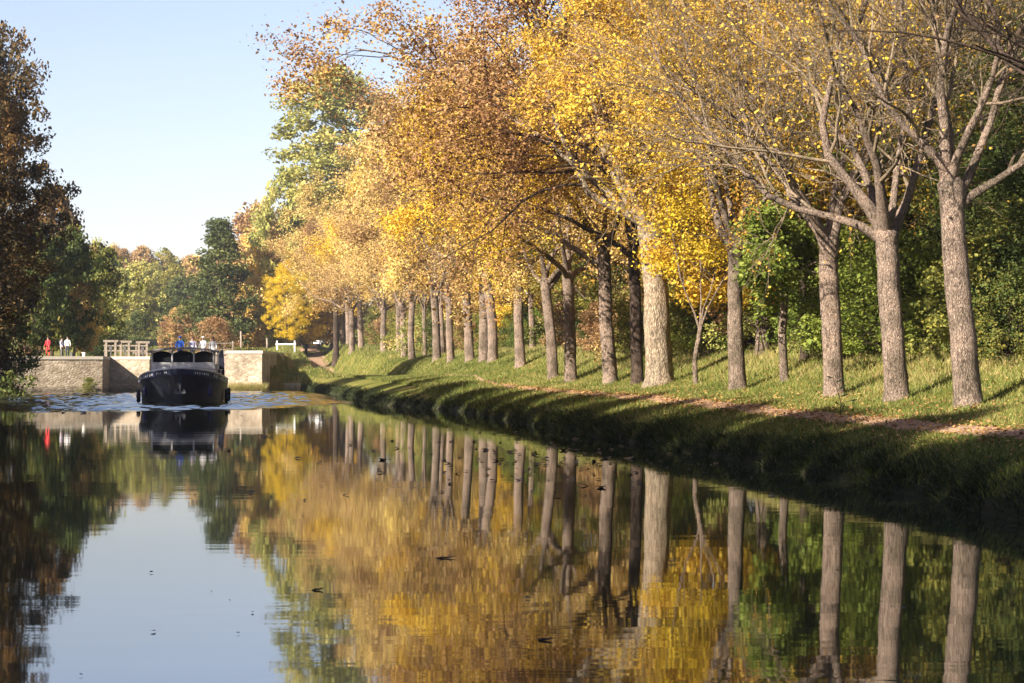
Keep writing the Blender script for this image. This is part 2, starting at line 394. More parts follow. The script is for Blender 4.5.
def leaf_mesh(name, rng, C, size, updown=0.35, clump=0.5, clump_scale=1.0, bias=0.0, sv=0.25):
    """one small folded quad per leaf; 'rnd' picks its colour"""
    N = len(C)
    nrm = rng.normal(0, 1, (N, 3)); nrm[:, 2] = np.abs(nrm[:, 2]) + updown; nrm = unit(nrm)
    r = rng.normal(0, 1, (N, 3)); u = unit(np.cross(nrm, r)); v = np.cross(nrm, u)
    s = (size * np.exp(rng.normal(0, sv, N)))[:, None]
    V = np.stack([C - u * s * .5, C + v * s * .34 + nrm * s * .08, C + u * s * .5, C - v * s * .34 + nrm * s * .08], 1).reshape(-1, 3)
    F = np.arange(N * 4).reshape(N, 4)
    q = C * clump_scale; ph = rng.uniform(0, 6, 6)
    cl = (np.sin(q[:, 0] * 1.1 + ph[0] + np.sin(q[:, 2] * .9 + ph[1])) + np.sin(q[:, 1] * 1.2 + ph[2] + np.sin(q[:, 0] * .7)) + np.sin(q[:, 2] * 1.3 + ph[3] + np.sin(q[:, 1] * .8 + ph[4]))) / 6 + .5
    rnd = np.clip((1 - clump) * rng.uniform(0, 1, N) + clump * cl + bias, 0, 1)
    return np_mesh(name, V, F, False, {'rnd': rnd})

def trunk_tube(rng, pts, r0, r1, sides=16, n=22, knobs=0.075, flare=0.5, cap=True):
    pts = np.asarray(pts, float)
    t = np.linspace(0, 1, len(pts)); tt = np.linspace(0, 1, n)
    P = np.stack([np.interp(tt, t, pts[:, k]) for k in range(3)], -1)
    w = np.cumsum(rng.normal(0, .012, (n, 3)), 0); w[:, 2] = 0; w -= w[:1]; P = P + w * tt[:, None]
    h = np.linalg.norm(P - P[0], axis=1)
    rr = r0 + (r1 - r0) * tt + r0 * flare * np.exp(-h / .22) + (r1 * .16 * np.exp(-(1 - tt) * 9) if cap else 0)
    if cap:
        u_ = unit(P[-1] - P[-2]); P = np.concatenate([P, [P[-1] + u_ * r1 * .5, P[-1] + u_ * r1 * .85, P[-1] + u_ * r1]]); rr = np.concatenate([rr, [r1 * .85, r1 * .45, r1 * .03]]); n += 3; h = np.linalg.norm(P - P[0], axis=1)
    V, F = tubes(P[None], rr[None], sides)
    ang = np.tile(np.arange(sides) * 2 * np.pi / sides, n); hh = np.repeat(h, sides)
    k = np.sin(3 * ang + 1.1 * hh + rng.uniform(0, 6)) * .5 + np.sin(5 * ang - 2.3 * hh) * .35 + rng.normal(0, .4, len(V))
    c = np.repeat(P, sides, 0)
    V = c + (V - c) * (1 + knobs * k)[:, None]
    return (V, F), (P[:-3] if cap else P), rr

def forked_tree(seed, H=17., fork=4.5, r0=.29, limbs=4, limb_ang=(0.35, 0.75), L1=None, m2=7, m3=6, m4=5, leaves=8, leaf=.15, spread=.28,
                trunk_pts=None, dirs=None, lens=None, up1=.05, up2=.03, droop=.0, twigs=False, flat=0., lift=0., ratio2=.5, ratio3=.5, ratio4=.45, clump=.5, clump_scale=.6, bias=0., jit=.13, r1=None, leader=True, name='tree'):
    """trunk that forks into scaffold limbs, three more orders of branches, leaves on the last"""
    rng = np.random.default_rng(seed)
    if trunk_pts is None:
        trunk_pts = [(0, 0, -.3), (rng.normal(0, .05), rng.normal(0, .05), fork * .45), (rng.normal(0, .12), rng.normal(0, .12), fork)]
    if r1 is None: r1 = r0 * .8
    tr, TP, TR = trunk_tube(rng, trunk_pts, r0, r1)
    top = TP[-1]
    if dirs is None:
        az = rng.uniform(0, 6.28) + np.arange(limbs) * 2 * np.pi / limbs + rng.normal(0, .25, limbs)
        el = rng.uniform(*limb_ang, limbs)
        if leader: el[0] = .08
        dirs = np.stack([np.cos(az) * np.sin(el), np.sin(az) * np.sin(el), np.cos(el)], -1)
        st = np.array([TP[-1 - (i % 3)] for i in range(limbs)])
    else:
        dirs = np.asarray(dirs, float); limbs = len(dirs); st = np.array([TP[-1 - (i % 4)] for i in range(limbs)])
    if lens is None: lens = (H - fork) * rng.uniform(.75, .95, limbs)
    lens = np.asarray(lens, float)
    A1 = grow(rng, st, dirs, lens, 12, up=up1, jit=jit * 1.0)
    ra = r1 * rng.uniform(.36, .55, limbs)
    R1 = ra[:, None] * (np.linspace(1, .18, 12) ** 1.15 + .38 * np.exp(-np.arange(12) * 1.1))[None]
    R1 = R1 * (1 + np.abs(rng.normal(0, .09, R1.shape)))
    p, d, t, bi = kids(rng, A1, m2, .18, 1., (.55, 1.1), flat, lift)
    l2 = lens[bi] * ratio2 * (1.15 - .65 * t) * rng.uniform(.7, 1.2, len(t))
    A2 = grow(rng, p, d, l2, 9, up=up2, jit=jit, droop=droop)
    R2 = (np.maximum(ra[bi] * (1 - .75 * t) * .5, .012))[:, None] * np.linspace(1, .25, 9)[None]
    p, d, t, b3 = kids(rng, A2, m3, .15, 1., (.4, 1.), flat, lift * .7)
    l3 = l2[b3] * ratio3 * (1.2 - .6 * t) * rng.uniform(.6, 1.25, len(t))
    A3 = grow(rng, p, d, l3, 7, up=up2, jit=jit, droop=droop)
    R3 = (np.maximum(R2[b3, 0] * (1 - .7 * t) * .5, .007))[:, None] * np.linspace(1, .35, 7)[None]
    p, d, t, b4 = kids(rng, A3, m4, .15, 1., (.35, .9), flat)
    l4 = l3[b4] * ratio4 * rng.uniform(.6, 1.3, len(t)) + .12
    A4 = grow(rng, p, d, l4, 5, up=up2, jit=jit, droop=droop)
    out = {}
    V, F = join([tr, tubes(A1, R1, 8, .05, rng)]); out['trunk'] = np_mesh(name + '_trunk', V, F)
    ps = [tubes(A2, R2, 5)]
    if twigs: ps.append(tubes(A3, R3, 4)); ps.append(tubes(A4, np.maximum(R3[b4, 0] * .5, .0058)[:, None] * np.linspace(1, .5, 5)[None], 3))
    else: ps.append(tubes(A3, R3, 3))
    V, F = join(ps); out['branches'] = np_mesh(name + '_branches', V, F)
    n4 = len(A4)
    if leaves > 0:
        cnt = rng.poisson(leaves, n4); bi = np.repeat(np.arange(n4), cnt)
        t = rng.uniform(.15, 1.05, len(bi)) * 4; i = np.clip(t.astype(int), 0, 3); fr = (t - i)[:, None]
        C = A4[bi, i] * (1 - fr) + A4[bi, i + 1] * fr + rng.normal(0, spread, (len(bi), 3))
        out['crown'] = leaf_mesh(name + '_crown', rng, C, leaf, clump=clump, clump_scale=clump_scale, bias=bias)
        # stray twigs never leave the mass of the crown bare: keep leaves above 2 m
    out['n'] = n4
    return out

def clump_tree(seed, H=15., base=2.5, rad=4.5, shape='round', clumps=260, per=90, csize=.75, leaf=.22, r0=.25, name='tree', clump=.55, clump_scale=.7, bias=0., ragged=.25):
    """trunk, limbs that run to leaf clumps spread through the crown's volume"""
    rng = np.random.default_rng(seed)
    def env(t):
        if shape == 'round': return np.sqrt(np.clip(1 - (2 * t - .95) ** 2, .02, 1))
        if shape == 'cone': return np.clip(1.08 - t, .05, 1) ** .75 * np.clip(.55 + 2.2 * t, 0, 1)
        if shape == 'tall': return np.clip(np.sin(np.pi * np.clip(t * .92 + .06, 0, 1)), .05, 1) ** .6
        if shape == 'bush': return np.sqrt(np.clip(1 - t ** 2, .02, 1))
    lob = rng.uniform(0, 6.28, 5)
    t = rng.beta(1.15, 1.15, clumps); az = rng.uniform(0, 2 * np.pi, clumps)
    rf = rng.uniform(0, 1, clumps) ** .42
    lobes = 1 + ragged * (np.sin(3 * az + 7 * t + lob[0]) * .5 + np.sin(2 * az - 9 * t + lob[1]) * .5 + np.sin(5 * az + 13 * t + lob[2]) * .35)
    rr = rad * env(t) * rf * lobes
    C = np.stack([rr * np.cos(az), rr * np.sin(az), base + (H - base) * t], -1)
    k = np.repeat(np.arange(clumps), rng.poisson(per, clumps))
    cs = csize * rng.uniform(.6, 1.3, clumps)
    off = rng.normal(0, 1, (len(k), 3)); off = unit(off) * (rng.uniform(0, 1, (len(k), 1)) ** .5)
    off[:, 2] *= .7
    P = C[k] + off * cs[k][:, None]
    P[:, 2] = np.maximum(P[:, 2], .05)
    out = {}
    cr = leaf_mesh(name + '_crown', rng, P, leaf, clump=clump, clump_scale=clump_scale, bias=bias)
    out['crown'] = cr
    tp = [(0, 0, -.3), (rng.normal(0, .1), rng.normal(0, .1), base), (rng.normal(0, .4), rng.normal(0, .4), base + (H - base) * .85)]
    (V, F), TP, TR = trunk_tube(rng, tp, r0, r0 * .15, 10, 16, cap=False)
    nb = min(clumps, 60); sel = rng.choice(clumps, nb, replace=False)
    st = []
    for s_ in sel:
        z = max(.3 * base + .2, C[s_, 2] - .45 * math.hypot(C[s_, 0], C[s_, 1]) - .2); i = int(np.argmin(abs(TP[:, 2] - z))); st.append(TP[i])
    st = np.array(st); e = C[sel]
    w = np.linspace(0, 1, 6)[None, :, None]
    B = st[:, None] * (1 - w) + e[:, None] * w; B[:, 1:-1] += rng.normal(0, .12, (nb, 4, 3))
    br = tubes(B, np.full((nb, 1), r0 * .22) * np.linspace(1, .2, 6)[None], 4)
    V, F = join([(V, F), br]); out['trunk'] = np_mesh(name + '_trunk', V, F)
    return out

def place_tree(kind, parts, x, y, mats, label, cat='tree', group=None, rz=0., s=1., lean=0., z=None, sz=None):
    e = empty(kind, (x, y, gz(x, y) - .03 if z is None else z))
    e.rotation_euler = (Matrix.Rotation(lean, 3, 'Y') @ Matrix.Rotation(rz, 3, 'Z')).to_euler()
    e.scale = (s, s, s if sz is None else sz)
    tag(e, label, cat, group)
    for pn in ('trunk', 'stem', 'branches', 'crown', 'foliage'):
        if pn in parts: link(pn, parts[pn], M[mats[pn]] if isinstance(mats, dict) else M[mats], e)
    return e

def mts(leaf, bark='bark', twig='twig'): return {'trunk': bark, 'branches': twig, 'crown': leaf, 'stem': bark, 'foliage': leaf}

# ---- the avenue on the right bank.  Rows: base px, base py, fork px, fork py, trunk px wide
A_ROW = 14.36
def row_D(px): return A_ROW * FPX / (px - 252.0)
def img_tree(bx, tops, D):
    """trunk centre line through picture points, in the plane of the trunk at distance D, relative to its base"""
    X = at(bx, D); z0 = gz(X, D)
    return X, z0, [(0, 0, -.25)] + [(at(px, D) - X, 0, pz(py, D) - z0) for px, py in tops]

def lv(x, y, z): return unit(np.array([x, y, z], float))

# nearest three, all but bare
D = row_D(970); X, z0, tp = img_tree(969, [(964, 340), (959, 285), (955, 235), (952, 182)], D)
T = forked_tree(11, trunk_pts=tp, r0=.275, r1=.225, dirs=[lv(-.75, -.1, .62), lv(-.42, .2, 1), lv(.4, .1, 1), lv(.8, .2, .85), lv(-.1, -.6, 1), lv(.05, .6, .9)], lens=[6, 7.5, 7, 6, 6.5, 6.5],
                m2=11, m3=9, m4=6, leaves=1.3, leaf=.08, spread=.05, twigs=True, up1=.03, up2=.02, droop=.05, lift=.26, jit=.18, ratio2=.6, ratio3=.55, clump=.3, name='bare_row_tree')
place_tree('avenue_tree', T, X, D, mts('gold'), 'almost bare rough barked tree, the rightmost of the avenue with a knobbly trunk', 'tree', 'canal avenue trees')
D = row_D(893); X, z0, tp = img_tree(897, [(893, 330), (888, 265), (884, 232)], D)
T = forked_tree(12, trunk_pts=tp, r0=.265, r1=.235, dirs=[lv(-.55, -.1, .85), lv(.12, .1, 1), lv(-.9, .1, .55), lv(.5, .1, .9), lv(-.2, -.6, .95), lv(.1, .75, .8)], lens=[8, 8.5, 8, 7, 6.5, 6.5],
                m2=11, m3=9, m4=6, leaves=1.7, leaf=.085, spread=.05, twigs=True, up1=.03, up2=.02, droop=.05, lift=.26, jit=.18, ratio2=.58, ratio3=.55, clump=.3, name='bare_row_tree')
place_tree('avenue_tree', T, X, D, mts('gold'), 'almost bare stout tree forking low, second of the avenue from the right', 'tree', 'canal avenue trees')
D = row_D(830); X, z0, tp = img_tree(834, [(831, 320), (827, 270), (825, 240)], D)
T = forked_tree(13, trunk_pts=tp, r0=.25, r1=.23, dirs=[lv(-.8, .1, .62), lv(-.12, .1, 1), lv(.35, .2, .95), lv(-.5, .5, .8), lv(-.3, -.6, .9), lv(.15, .7, .8)], lens=[8.5, 9, 7, 7.5, 7, 6.5],
                m2=11, m3=9, m4=6, leaves=3.2, leaf=.09, spread=.06, twigs=True, up1=.03, up2=.02, droop=.05, lift=.26, jit=.18, ratio2=.58, ratio3=.55, clump=.3, name='bare_row_tree')
place_tree('avenue_tree', T, X, D, mts('gold'), 'thinly leaved tree with long pale limbs reaching left, third of the avenue from the right', 'tree', 'canal avenue trees')
# a near neighbour just outside the picture whose boughs cross its upper right corner; their shade is put into the bark colours
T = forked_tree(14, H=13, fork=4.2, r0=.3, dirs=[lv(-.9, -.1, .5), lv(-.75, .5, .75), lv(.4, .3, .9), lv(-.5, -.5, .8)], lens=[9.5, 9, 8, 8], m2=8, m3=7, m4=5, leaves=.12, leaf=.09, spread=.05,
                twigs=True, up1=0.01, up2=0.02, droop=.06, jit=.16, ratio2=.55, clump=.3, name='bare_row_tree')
place_tree('avenue_tree', T, from_a(A_ROW + .6, 33.5), 33.5, mts('russet', 'bark_dark', 'twig_dark'), 'bare tree off the right edge whose boughs darkened for shade cross the upper right corner', 'tree', 'canal avenue trees')

# leafy stock for the rest of the row
LEAFY = [forked_tree(20 + i, H=15.5, fork=4.9, r0=.29, limbs=5, limb_ang=(.45, .95), m2=8, m3=6, m4=5, leaves=46, leaf=.10, spread=.21, up1=.05, up2=.0, droop=.1, ratio2=.5, name='leafy_row_tree') for i in range(3)]
FARL = [forked_tree(30 + i, H=19, fork=5.2, r0=.32, limbs=5, limb_ang=(.4, .85), m2=8, m3=5, m4=4, leaves=46, leaf=.155, spread=.30, up1=.06, up2=.0, droop=.08, ratio2=.48, name='far_row_tree') for i in range(3)]
HALF = forked_tree(40, H=16.5, fork=4.6, r0=.255, limbs=6, limb_ang=(.4, .95), m2=8, m3=7, m4=5, leaves=38, leaf=.095, spread=.15, twigs=True, up1=.03, droop=.12, ratio2=.52, name='half_bare_tree')
DARKT = forked_tree(41, H=15, fork=5.0, r0=.24, limbs=5, limb_ang=(.4, .9), m2=8, m3=6, m4=5, leaves=26, leaf=.10, spread=.2, up1=.04, droop=.1, name='dark_row_tree')

# the great plane
D = 70.6; X, z0, tp = img_tree(660, [(659, 350), (657, 310), (655, 270), (652, 225)], D)
T = forked_tree(50, H=25, trunk_pts=tp, r0=.50, r1=.39, dirs=[lv(-.95, .1, .75), lv(-.8, -.35, .95), lv(-.45, .3, 1.05), lv(.1, .1, 1.1), lv(.55, -.1, .9), lv(.7, .4, .8), lv(-.15, -.6, .95), lv(-.2, .75, .8), lv(-.85, .35, .8)],
                lens=[13.8, 13.2, 16, 18, 13, 12, 14, 12.5, 13.4], m2=12, m3=6, m4=6, leaves=26, leaf=.13, spread=.26, up1=.035, up2=0., droop=.1, ratio2=.42, jit=.15, clump_scale=.5, name='great_plane')
place_tree('plane_tree', T, X, D, mts('plane', 'bark_plane', 'twig_dark'), 'great plane tree with the thickest mottled trunk and wide russet crown', 'tree')

row = [  # px of the trunk's foot, kind, height factor, lean, label
    (738, 'half', 1.00, -.03, 'half bare grey tree with a blackish upper trunk, left of the small green maple'),
    (638, 'dark', 1.00, -.035, 'dark trunked tree leaning left, just left of the great mottled plane'),
    (611, 'gold', 1.05, -.055, 'gold leaved tree leaning left with a straight grey trunk, left of the dark trunk'),
    (571, 'tan', 1.0, -.02, 'pale trunked tan tree, the first of a close pair left of the leaning trunk'),
    (553, 'gold', .95, -.02, 'yellow tree with a slim darker trunk, the second of a close pair in mid row'),
    (521, 'russet', 1.0, -.015, 'russet brown tree with an upright trunk standing alone in mid row'),
    (493, 'russet', 1.0, -.05, 'russet leaved slim tree leaning left, right half of a twin trunked pair'),
    (484, 'tan', 1.05, .0, 'tan leaved tree with a stout pale trunk, left half of a twin trunked pair'),
    (470, 'russet', 1.0, -.07, 'russet tree leaning clearly left, next left of the twin trunks'),
    (451, 'gold', .9, -.05, 'slim yellow tree beyond the left leaning russet tree'),
    (437, 'tan', 1.05, -.03, 'tan tree with a pale forking trunk about halfway down the far row')]
rr_ = random.Random(5)
for i, (px, k, s, lean, lab) in enumerate(row):
    D = row_D(px)
    P = {'half': HALF, 'dark': DARKT}.get(k) or (LEAFY[i % 3] if D < 112 else FARL[i % 3])
    lf = {'half': 'gold', 'dark': 'gold'}.get(k, k)
    bk = 'bark_dark' if k == 'dark' else 'bark'
    place_tree('avenue_tree', P, at(px, D), D, mts(lf, bk), lab, 'tree', 'canal avenue trees', rr_.uniform(0, 6.28) + (2.4 if px in (571, 553) else 0), s, lean)
for i, px in enumerate((415, 404, 396, 387, 381, 374, 363, 358, 352, 348)):
    D = row_D(px); a = A_ROW + rr_.uniform(-.3, .3)
    if D > 235: a = A_ROW - 1.5 - (D - 235) * .015
    place_tree('avenue_tree', FARL[i % 3], from_a(a, D), D, mts(['tan', 'tan', 'gold', 'tan', 'russet'][i % 5]), 'pale trunked tan or yellow tree at the far end of the avenue near the lock', 'tree', 'far avenue trees',
               rr_.uniform(0, 6.28), rr_.uniform(.92, 1.1), rr_.uniform(-.06, .0))

for px, da, lab in ((443, 1.6, 'thin tan tree standing a step behind the far row, right of the pale forking trunk'), (425, 1.2, 'thin tan tree standing a step behind the far row, left of the pale forking trunk'), (533, 2.6, 'slim tan tree a step behind the row, right of the lone upright russet tree')):
    D = (A_ROW + da) * FPX / (px - 252.0)
    place_tree('slim_avenue_tree', FARL[2], at(px, D), D, mts('tan'), lab, 'tree', 'canal avenue trees', rr_.uniform(0, 6), .62, -.03, None, .85)
# young tree with two slender stems, small maple, thin trunks behind
T = forked_tree(60, H=9.5, fork=1.9, r0=.085, limbs=4, limb_ang=(.08, .4), m2=8, m3=6, m4=5, leaves=20, leaf=.10, spread=.16, ratio2=.42, name='young_tree')
D = 66.5; place_tree('young_tree', T, at(696, D), D, mts('lemon'), 'slender young tree with two thin stems and lemon yellow leaves right of the great plane')
T = forked_tree(61, H=5.6, fork=3.0, r0=.13, limbs=5, limb_ang=(.5, 1.3), m2=7, m3=6, m4=5, leaves=16, leaf=.13, spread=.16, ratio2=.45, up1=.0, leader=False, name='small_maple')
D = 58; place_tree('maple_tree', T, at(785, D), D, mts('green'), 'small bright green maple with a thin trunk between two bare avenue trees', lean=-.04)
T = forked_tree(62, H=9, fork=3.4, r0=.14, limbs=4, limb_ang=(.3, .8), m2=6, m3=5, m4=4, leaves=10, leaf=.14, spread=.2, name='slim_tree')
D = 62; place_tree('slim_tree', T, at(805, D), D, mts('green', 'bark_dark'), 'slim dark stemmed green tree just behind the small maple')

# ---- behind the avenue: gold, olive and dark trees on the embankment
BACKG = [clump_tree(70 + i, H=17, base=1.8, rad=4.9, clumps=400, per=150, csize=.8, leaf=.13, name='bank_tree') for i in range(2)]
BACKD = [clump_tree(75 + i, H=13, base=.6, rad=4.6, clumps=420, per=120, csize=.7, leaf=.135, name='wood_tree', ragged=.35) for i in range(3)]
rr_ = random.Random(8)
gold_back = [(69, 17.6), (75, 18.2), (78, 21.0), (84, 23.5), (90, 19.0), (97, 22.0), (104, 18.8), (112, 21.5), (121, 19.5), (132, 21.5), (143, 19.2), (156, 21.), (170, 19.5), (186, 20.5), (204, 20), (225, 19)]
for i, (D, a) in enumerate(gold_back):
    lf = ['gold', 'lemon', 'gold', 'lemon', 'tan', 'gold', 'olive'][i % 7] if D < 125 else ['tan', 'gold', 'russet'][i % 3]
    nm = {'gold': 'golden', 'olive': 'olive green', 'lemon': 'lemon yellow', 'tan': 'tan', 'russet': 'russet'}[lf]
    place_tree('bank_tree', BACKG[i % 2], from_a(a, D), D, mts(lf), '%s leaved tree on the embankment behind the avenue trunks' % nm, 'tree', '%s trees behind the avenue' % nm, rr_.uniform(0, 6.28), rr_.uniform(.85, 1.15))
for i, (D, a, s) in enumerate([(58, 36, 1.5), (68, 34, 1.45), (50, 33, 1.4), (75, 38, 1.6), (43, 22.5, .72), (48, 19.5, .62), (50, 24.5, .85), (55, 21.5, .8), (56, 26.5, .9), (62, 24, .9), (63, 29, 1.0), (70, 27, 1.05), (72, 23.2, .8), (78, 31, 1.1), (80, 27, 1.), (88, 30, 1.1), (96, 27, 1.), (60, 33, 1.1), (52, 30, 1.05), (46, 27, .95)]):
    lf = 'deep' if i % 2 else 'olive'
    lab = 'dark green wood tree on the bank behind the bare avenue trees' if lf == 'deep' else 'olive green wood tree on the bank behind the bare avenue trees'
    place_tree('wood_tree', BACKD[i % 3], from_a(a, D), D, mts(lf, 'bark_dark'), lab, 'tree', 'dark wood trees' if lf == 'deep' else 'olive wood trees', rr_.uniform(0, 6.28), s)
# bushes along the foot of the embankment
BUSH = [clump_tree(80 + i, H=2.6, base=.1, rad=1.5, shape='bush', clumps=100, per=85, csize=.38, leaf=.085, r0=.05, name='bush', ragged=.4) for i in range(3)]
for d_ in BUSH: d_['stem'] = d_.pop('trunk'); d_['foliage'] = d_.pop('crown')
y = 39.0; i = 0
while y < 175:
    a = 18.6 + rr_.uniform(-1.1, 1.3); lf = rr_.choice(['olive', 'olive', 'deep', 'green', 'olive', 'russet', 'deep', 'green'] if y < 66 else ['olive', 'olive', 'deep', 'green', 'olive', 'russet', 'pale'])
    nm = {'olive': 'olive', 'deep': 'dark green', 'green': 'bright green', 'russet': 'russet', 'pale': 'yellowish green'}[lf]
    place_tree('bush', BUSH[i % 3], from_a(a, y), y, mts(lf, 'bark_dark'), '%s bush in the thicket behind the avenue trunks' % nm, 'bush', '%s thicket bushes' % nm, rr_.uniform(0, 6.28), rr_.uniform(.7, 1.35))
    y += rr_.uniform(.9, 1.7) * (1 + (y - 39) / 150); i += 1

y = 176.
while y < 310:
    a = 17.5 + rr_.uniform(-1., 2.); lf = rr_.choice(['olive', 'deep', 'russet', 'olive', 'pale', 'tan']); nm = {'olive': 'olive', 'deep': 'dark green', 'russet': 'russet', 'pale': 'yellowish green', 'tan': 'tan'}[lf]
    place_tree('bush', BUSH[i % 3], from_a(a, y), y, mts(lf, 'bark_dark'), '%s bush at the far end of the thicket, near the lock' % nm, 'bush', '%s far thicket bushes' % nm, rr_.uniform(0, 6.28), rr_.uniform(1.3, 2.1))
    y += rr_.uniform(3.5, 6); i += 1
# ---- far trees about the lock and on the hill
FARC = [clump_tree(90 + i, H=15, base=1.5, rad=5.2, clumps=190, per=60, csize=1.15, leaf=.42, name='hill_tree', ragged=.3) for i in range(3)]
LEFT_B = clump_tree(110, H=20, base=1.6, rad=7.0, clumps=430, per=95, csize=1.0, leaf=.25, r0=.45, name='left_bank_tree', ragged=.25)
CONE = clump_tree(95, H=18, base=.8, rad=5.0, shape='cone', clumps=330, per=60, csize=.95, leaf=.32, name='dark_tree', ragged=.3)
TALL = clump_tree(96, H=31, base=15, rad=4.6, shape='tall', clumps=300, per=75, csize=1.1, leaf=.34, r0=.24, name='tall_tree', ragged=.45)
def far_tree(kind, P, px, D, ytop, H0, leaf, label, cat='tree', group=None, bark='bark_dark', wide=1.0, rz=None):
    X = at(px, D); z0 = gz(X, D); sz = (pz(ytop, D) - z0) / H0
    return place_tree(kind, P, X, D, mts(leaf, bark), label, cat, group, rr_.uniform(0, 6.28) if rz is None else rz, sz * wide, 0, None, sz)
far_tree('dark_green_tree', CONE, 219, 262, 220, 18, 'pine', 'dark green pointed tree above the right lock wall', wide=1.12)
far_tree('poplar_tree', TALL, 336, 240, 68, 31, 'pale', 'tall pale green poplar rising above the avenue', wide=1.3)
far_tree('pale_tree', FARC[2], 283, 268, 172, 15, 'pale', 'pale green rounded tree left of the tall poplar', wide=.55)
far_tree('russet_tree', FARC[0], 258, 285, 205, 15, 'russet', 'russet tree right of the dark green pointed tree', wide=.9)
far_tree('yellow_tree', BACKG[0], 287, 243, 260, 17, 'lemon', 'bright yellow tree over the far end of the towpath', wide=1.0)
far_tree('tan_tree', FARC[2], 271, 270, 222, 15, 'tan', 'tan tree behind the bright yellow tree', wide=.9)
far_tree('tan_tree', FARL[1], 352, 228, 195, 19, 'tan', 'broad tan tree hanging over the climbing path', wide=1.1, bark='bark')
far_tree('tan_tree', FARC[0], 306, 272, 222, 15, 'gold', 'golden tree beyond the parked white car', wide=.9)
far_tree('tan_tree', FARC[0], 318, 300, 225, 15, 'tan', 'tan tree closing the far end of the avenue', wide=.9)
far_tree('tan_tree', FARC[1], 335, 285, 240, 15, 'russet', 'russet tree closing the far end of the avenue', wide=1.)
far_tree('olive_tree', FARC[2], 305, 330, 215, 15, 'olive', 'olive tree behind the far end of the avenue', wide=1.)
far_tree('orange_bush', BUSH[0], 214, 245, 318, 2.6, 'russet', 'small orange bush at the foot of the dark green tree', 'bush')
# left side, beside the lock
far_tree('russet_tree', FARC[1], 52, 196, 190, 15, 'umber', 'tall brown tree behind the dark left bank tree', wide=.72)
far_tree('green_tree', FARC[0], 74, 185, 228, 15, 'deep', 'dark green rounded tree above the left lock wall', wide=.66)
far_tree('olive_tree', FARC[0], 98, 215, 243, 15, 'olive', 'olive green tree left of the wooded hill', wide=.8)
far_tree('olive_tree', FARC[2], 62, 196, 238, 15, 'olive', 'olive tree behind the dark green tree by the left lock wall', wide=.9)
far_tree('yellow_tree', FARC[2], 83, 186, 282, 15, 'tan', 'small yellow tree half hidden by the dark green tree by the left lock wall', wide=.75)
far_tree('green_tree', FARC[1], 34, 182, 225, 15, 'deep', 'green tree farthest left behind the lock wall', wide=.7)
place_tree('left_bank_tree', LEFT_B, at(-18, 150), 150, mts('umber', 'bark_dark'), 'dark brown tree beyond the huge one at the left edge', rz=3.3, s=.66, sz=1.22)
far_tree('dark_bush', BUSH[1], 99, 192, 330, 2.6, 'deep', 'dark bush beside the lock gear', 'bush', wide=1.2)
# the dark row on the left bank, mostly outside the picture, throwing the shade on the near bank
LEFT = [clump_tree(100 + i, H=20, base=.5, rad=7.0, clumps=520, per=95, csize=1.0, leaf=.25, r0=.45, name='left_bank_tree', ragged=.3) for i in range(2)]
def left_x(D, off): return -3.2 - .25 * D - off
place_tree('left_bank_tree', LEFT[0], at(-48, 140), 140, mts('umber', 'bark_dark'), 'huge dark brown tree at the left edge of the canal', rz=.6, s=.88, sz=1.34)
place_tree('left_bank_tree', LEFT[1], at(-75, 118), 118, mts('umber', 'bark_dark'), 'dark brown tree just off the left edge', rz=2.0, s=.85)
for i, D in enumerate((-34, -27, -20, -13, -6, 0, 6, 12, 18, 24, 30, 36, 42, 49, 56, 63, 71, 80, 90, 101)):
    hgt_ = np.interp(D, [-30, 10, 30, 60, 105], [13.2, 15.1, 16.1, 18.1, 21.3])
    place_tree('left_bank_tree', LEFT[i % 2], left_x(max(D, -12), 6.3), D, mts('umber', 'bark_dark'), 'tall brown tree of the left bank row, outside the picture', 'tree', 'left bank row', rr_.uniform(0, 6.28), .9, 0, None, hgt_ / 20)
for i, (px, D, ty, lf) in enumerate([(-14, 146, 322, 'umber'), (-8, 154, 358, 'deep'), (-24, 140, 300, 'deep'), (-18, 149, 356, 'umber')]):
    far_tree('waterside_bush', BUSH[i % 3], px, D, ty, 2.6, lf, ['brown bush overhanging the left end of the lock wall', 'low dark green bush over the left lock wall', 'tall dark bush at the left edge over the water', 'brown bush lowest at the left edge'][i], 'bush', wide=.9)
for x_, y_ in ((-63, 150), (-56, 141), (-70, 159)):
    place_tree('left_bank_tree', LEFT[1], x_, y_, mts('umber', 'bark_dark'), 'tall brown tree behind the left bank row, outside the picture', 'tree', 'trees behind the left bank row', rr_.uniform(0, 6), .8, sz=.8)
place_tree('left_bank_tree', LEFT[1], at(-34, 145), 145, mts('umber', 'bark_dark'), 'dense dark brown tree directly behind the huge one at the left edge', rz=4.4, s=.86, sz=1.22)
# wooded hill closing the view
rr_ = random.Random(21)
for D, n_, jit in ((288, 9, 6), (330, 9, 6), (375, 9, 8), (430, 12, 10), (490, 14, 12), (560, 16, 12)):
    for k in range(n_):
        px = 40 + (k + rr_.uniform(-.3, .3)) * 300 / n_
        lf = rr_.choice(['olive', 'russet', 'olive', 'tan', 'pine', 'russet', 'pale'])
        nm = {'russet': 'russet', 'tan': 'tan', 'olive': 'olive green', 'pine': 'dark green', 'pale': 'pale green'}[lf]
        x = at(px, D)
        if D == 288 and 195 < px < 245: continue
        place_tree('hill_tree', FARC[k % 3], x, D, mts(lf, 'bark_dark'), '%s tree in the wood on the hill beyond the lock' % nm, 'tree', '%s hill trees' % nm, rr_.uniform(0, 6.28), rr_.uniform(.72, .95) * (.62 if D == 288 else 1))
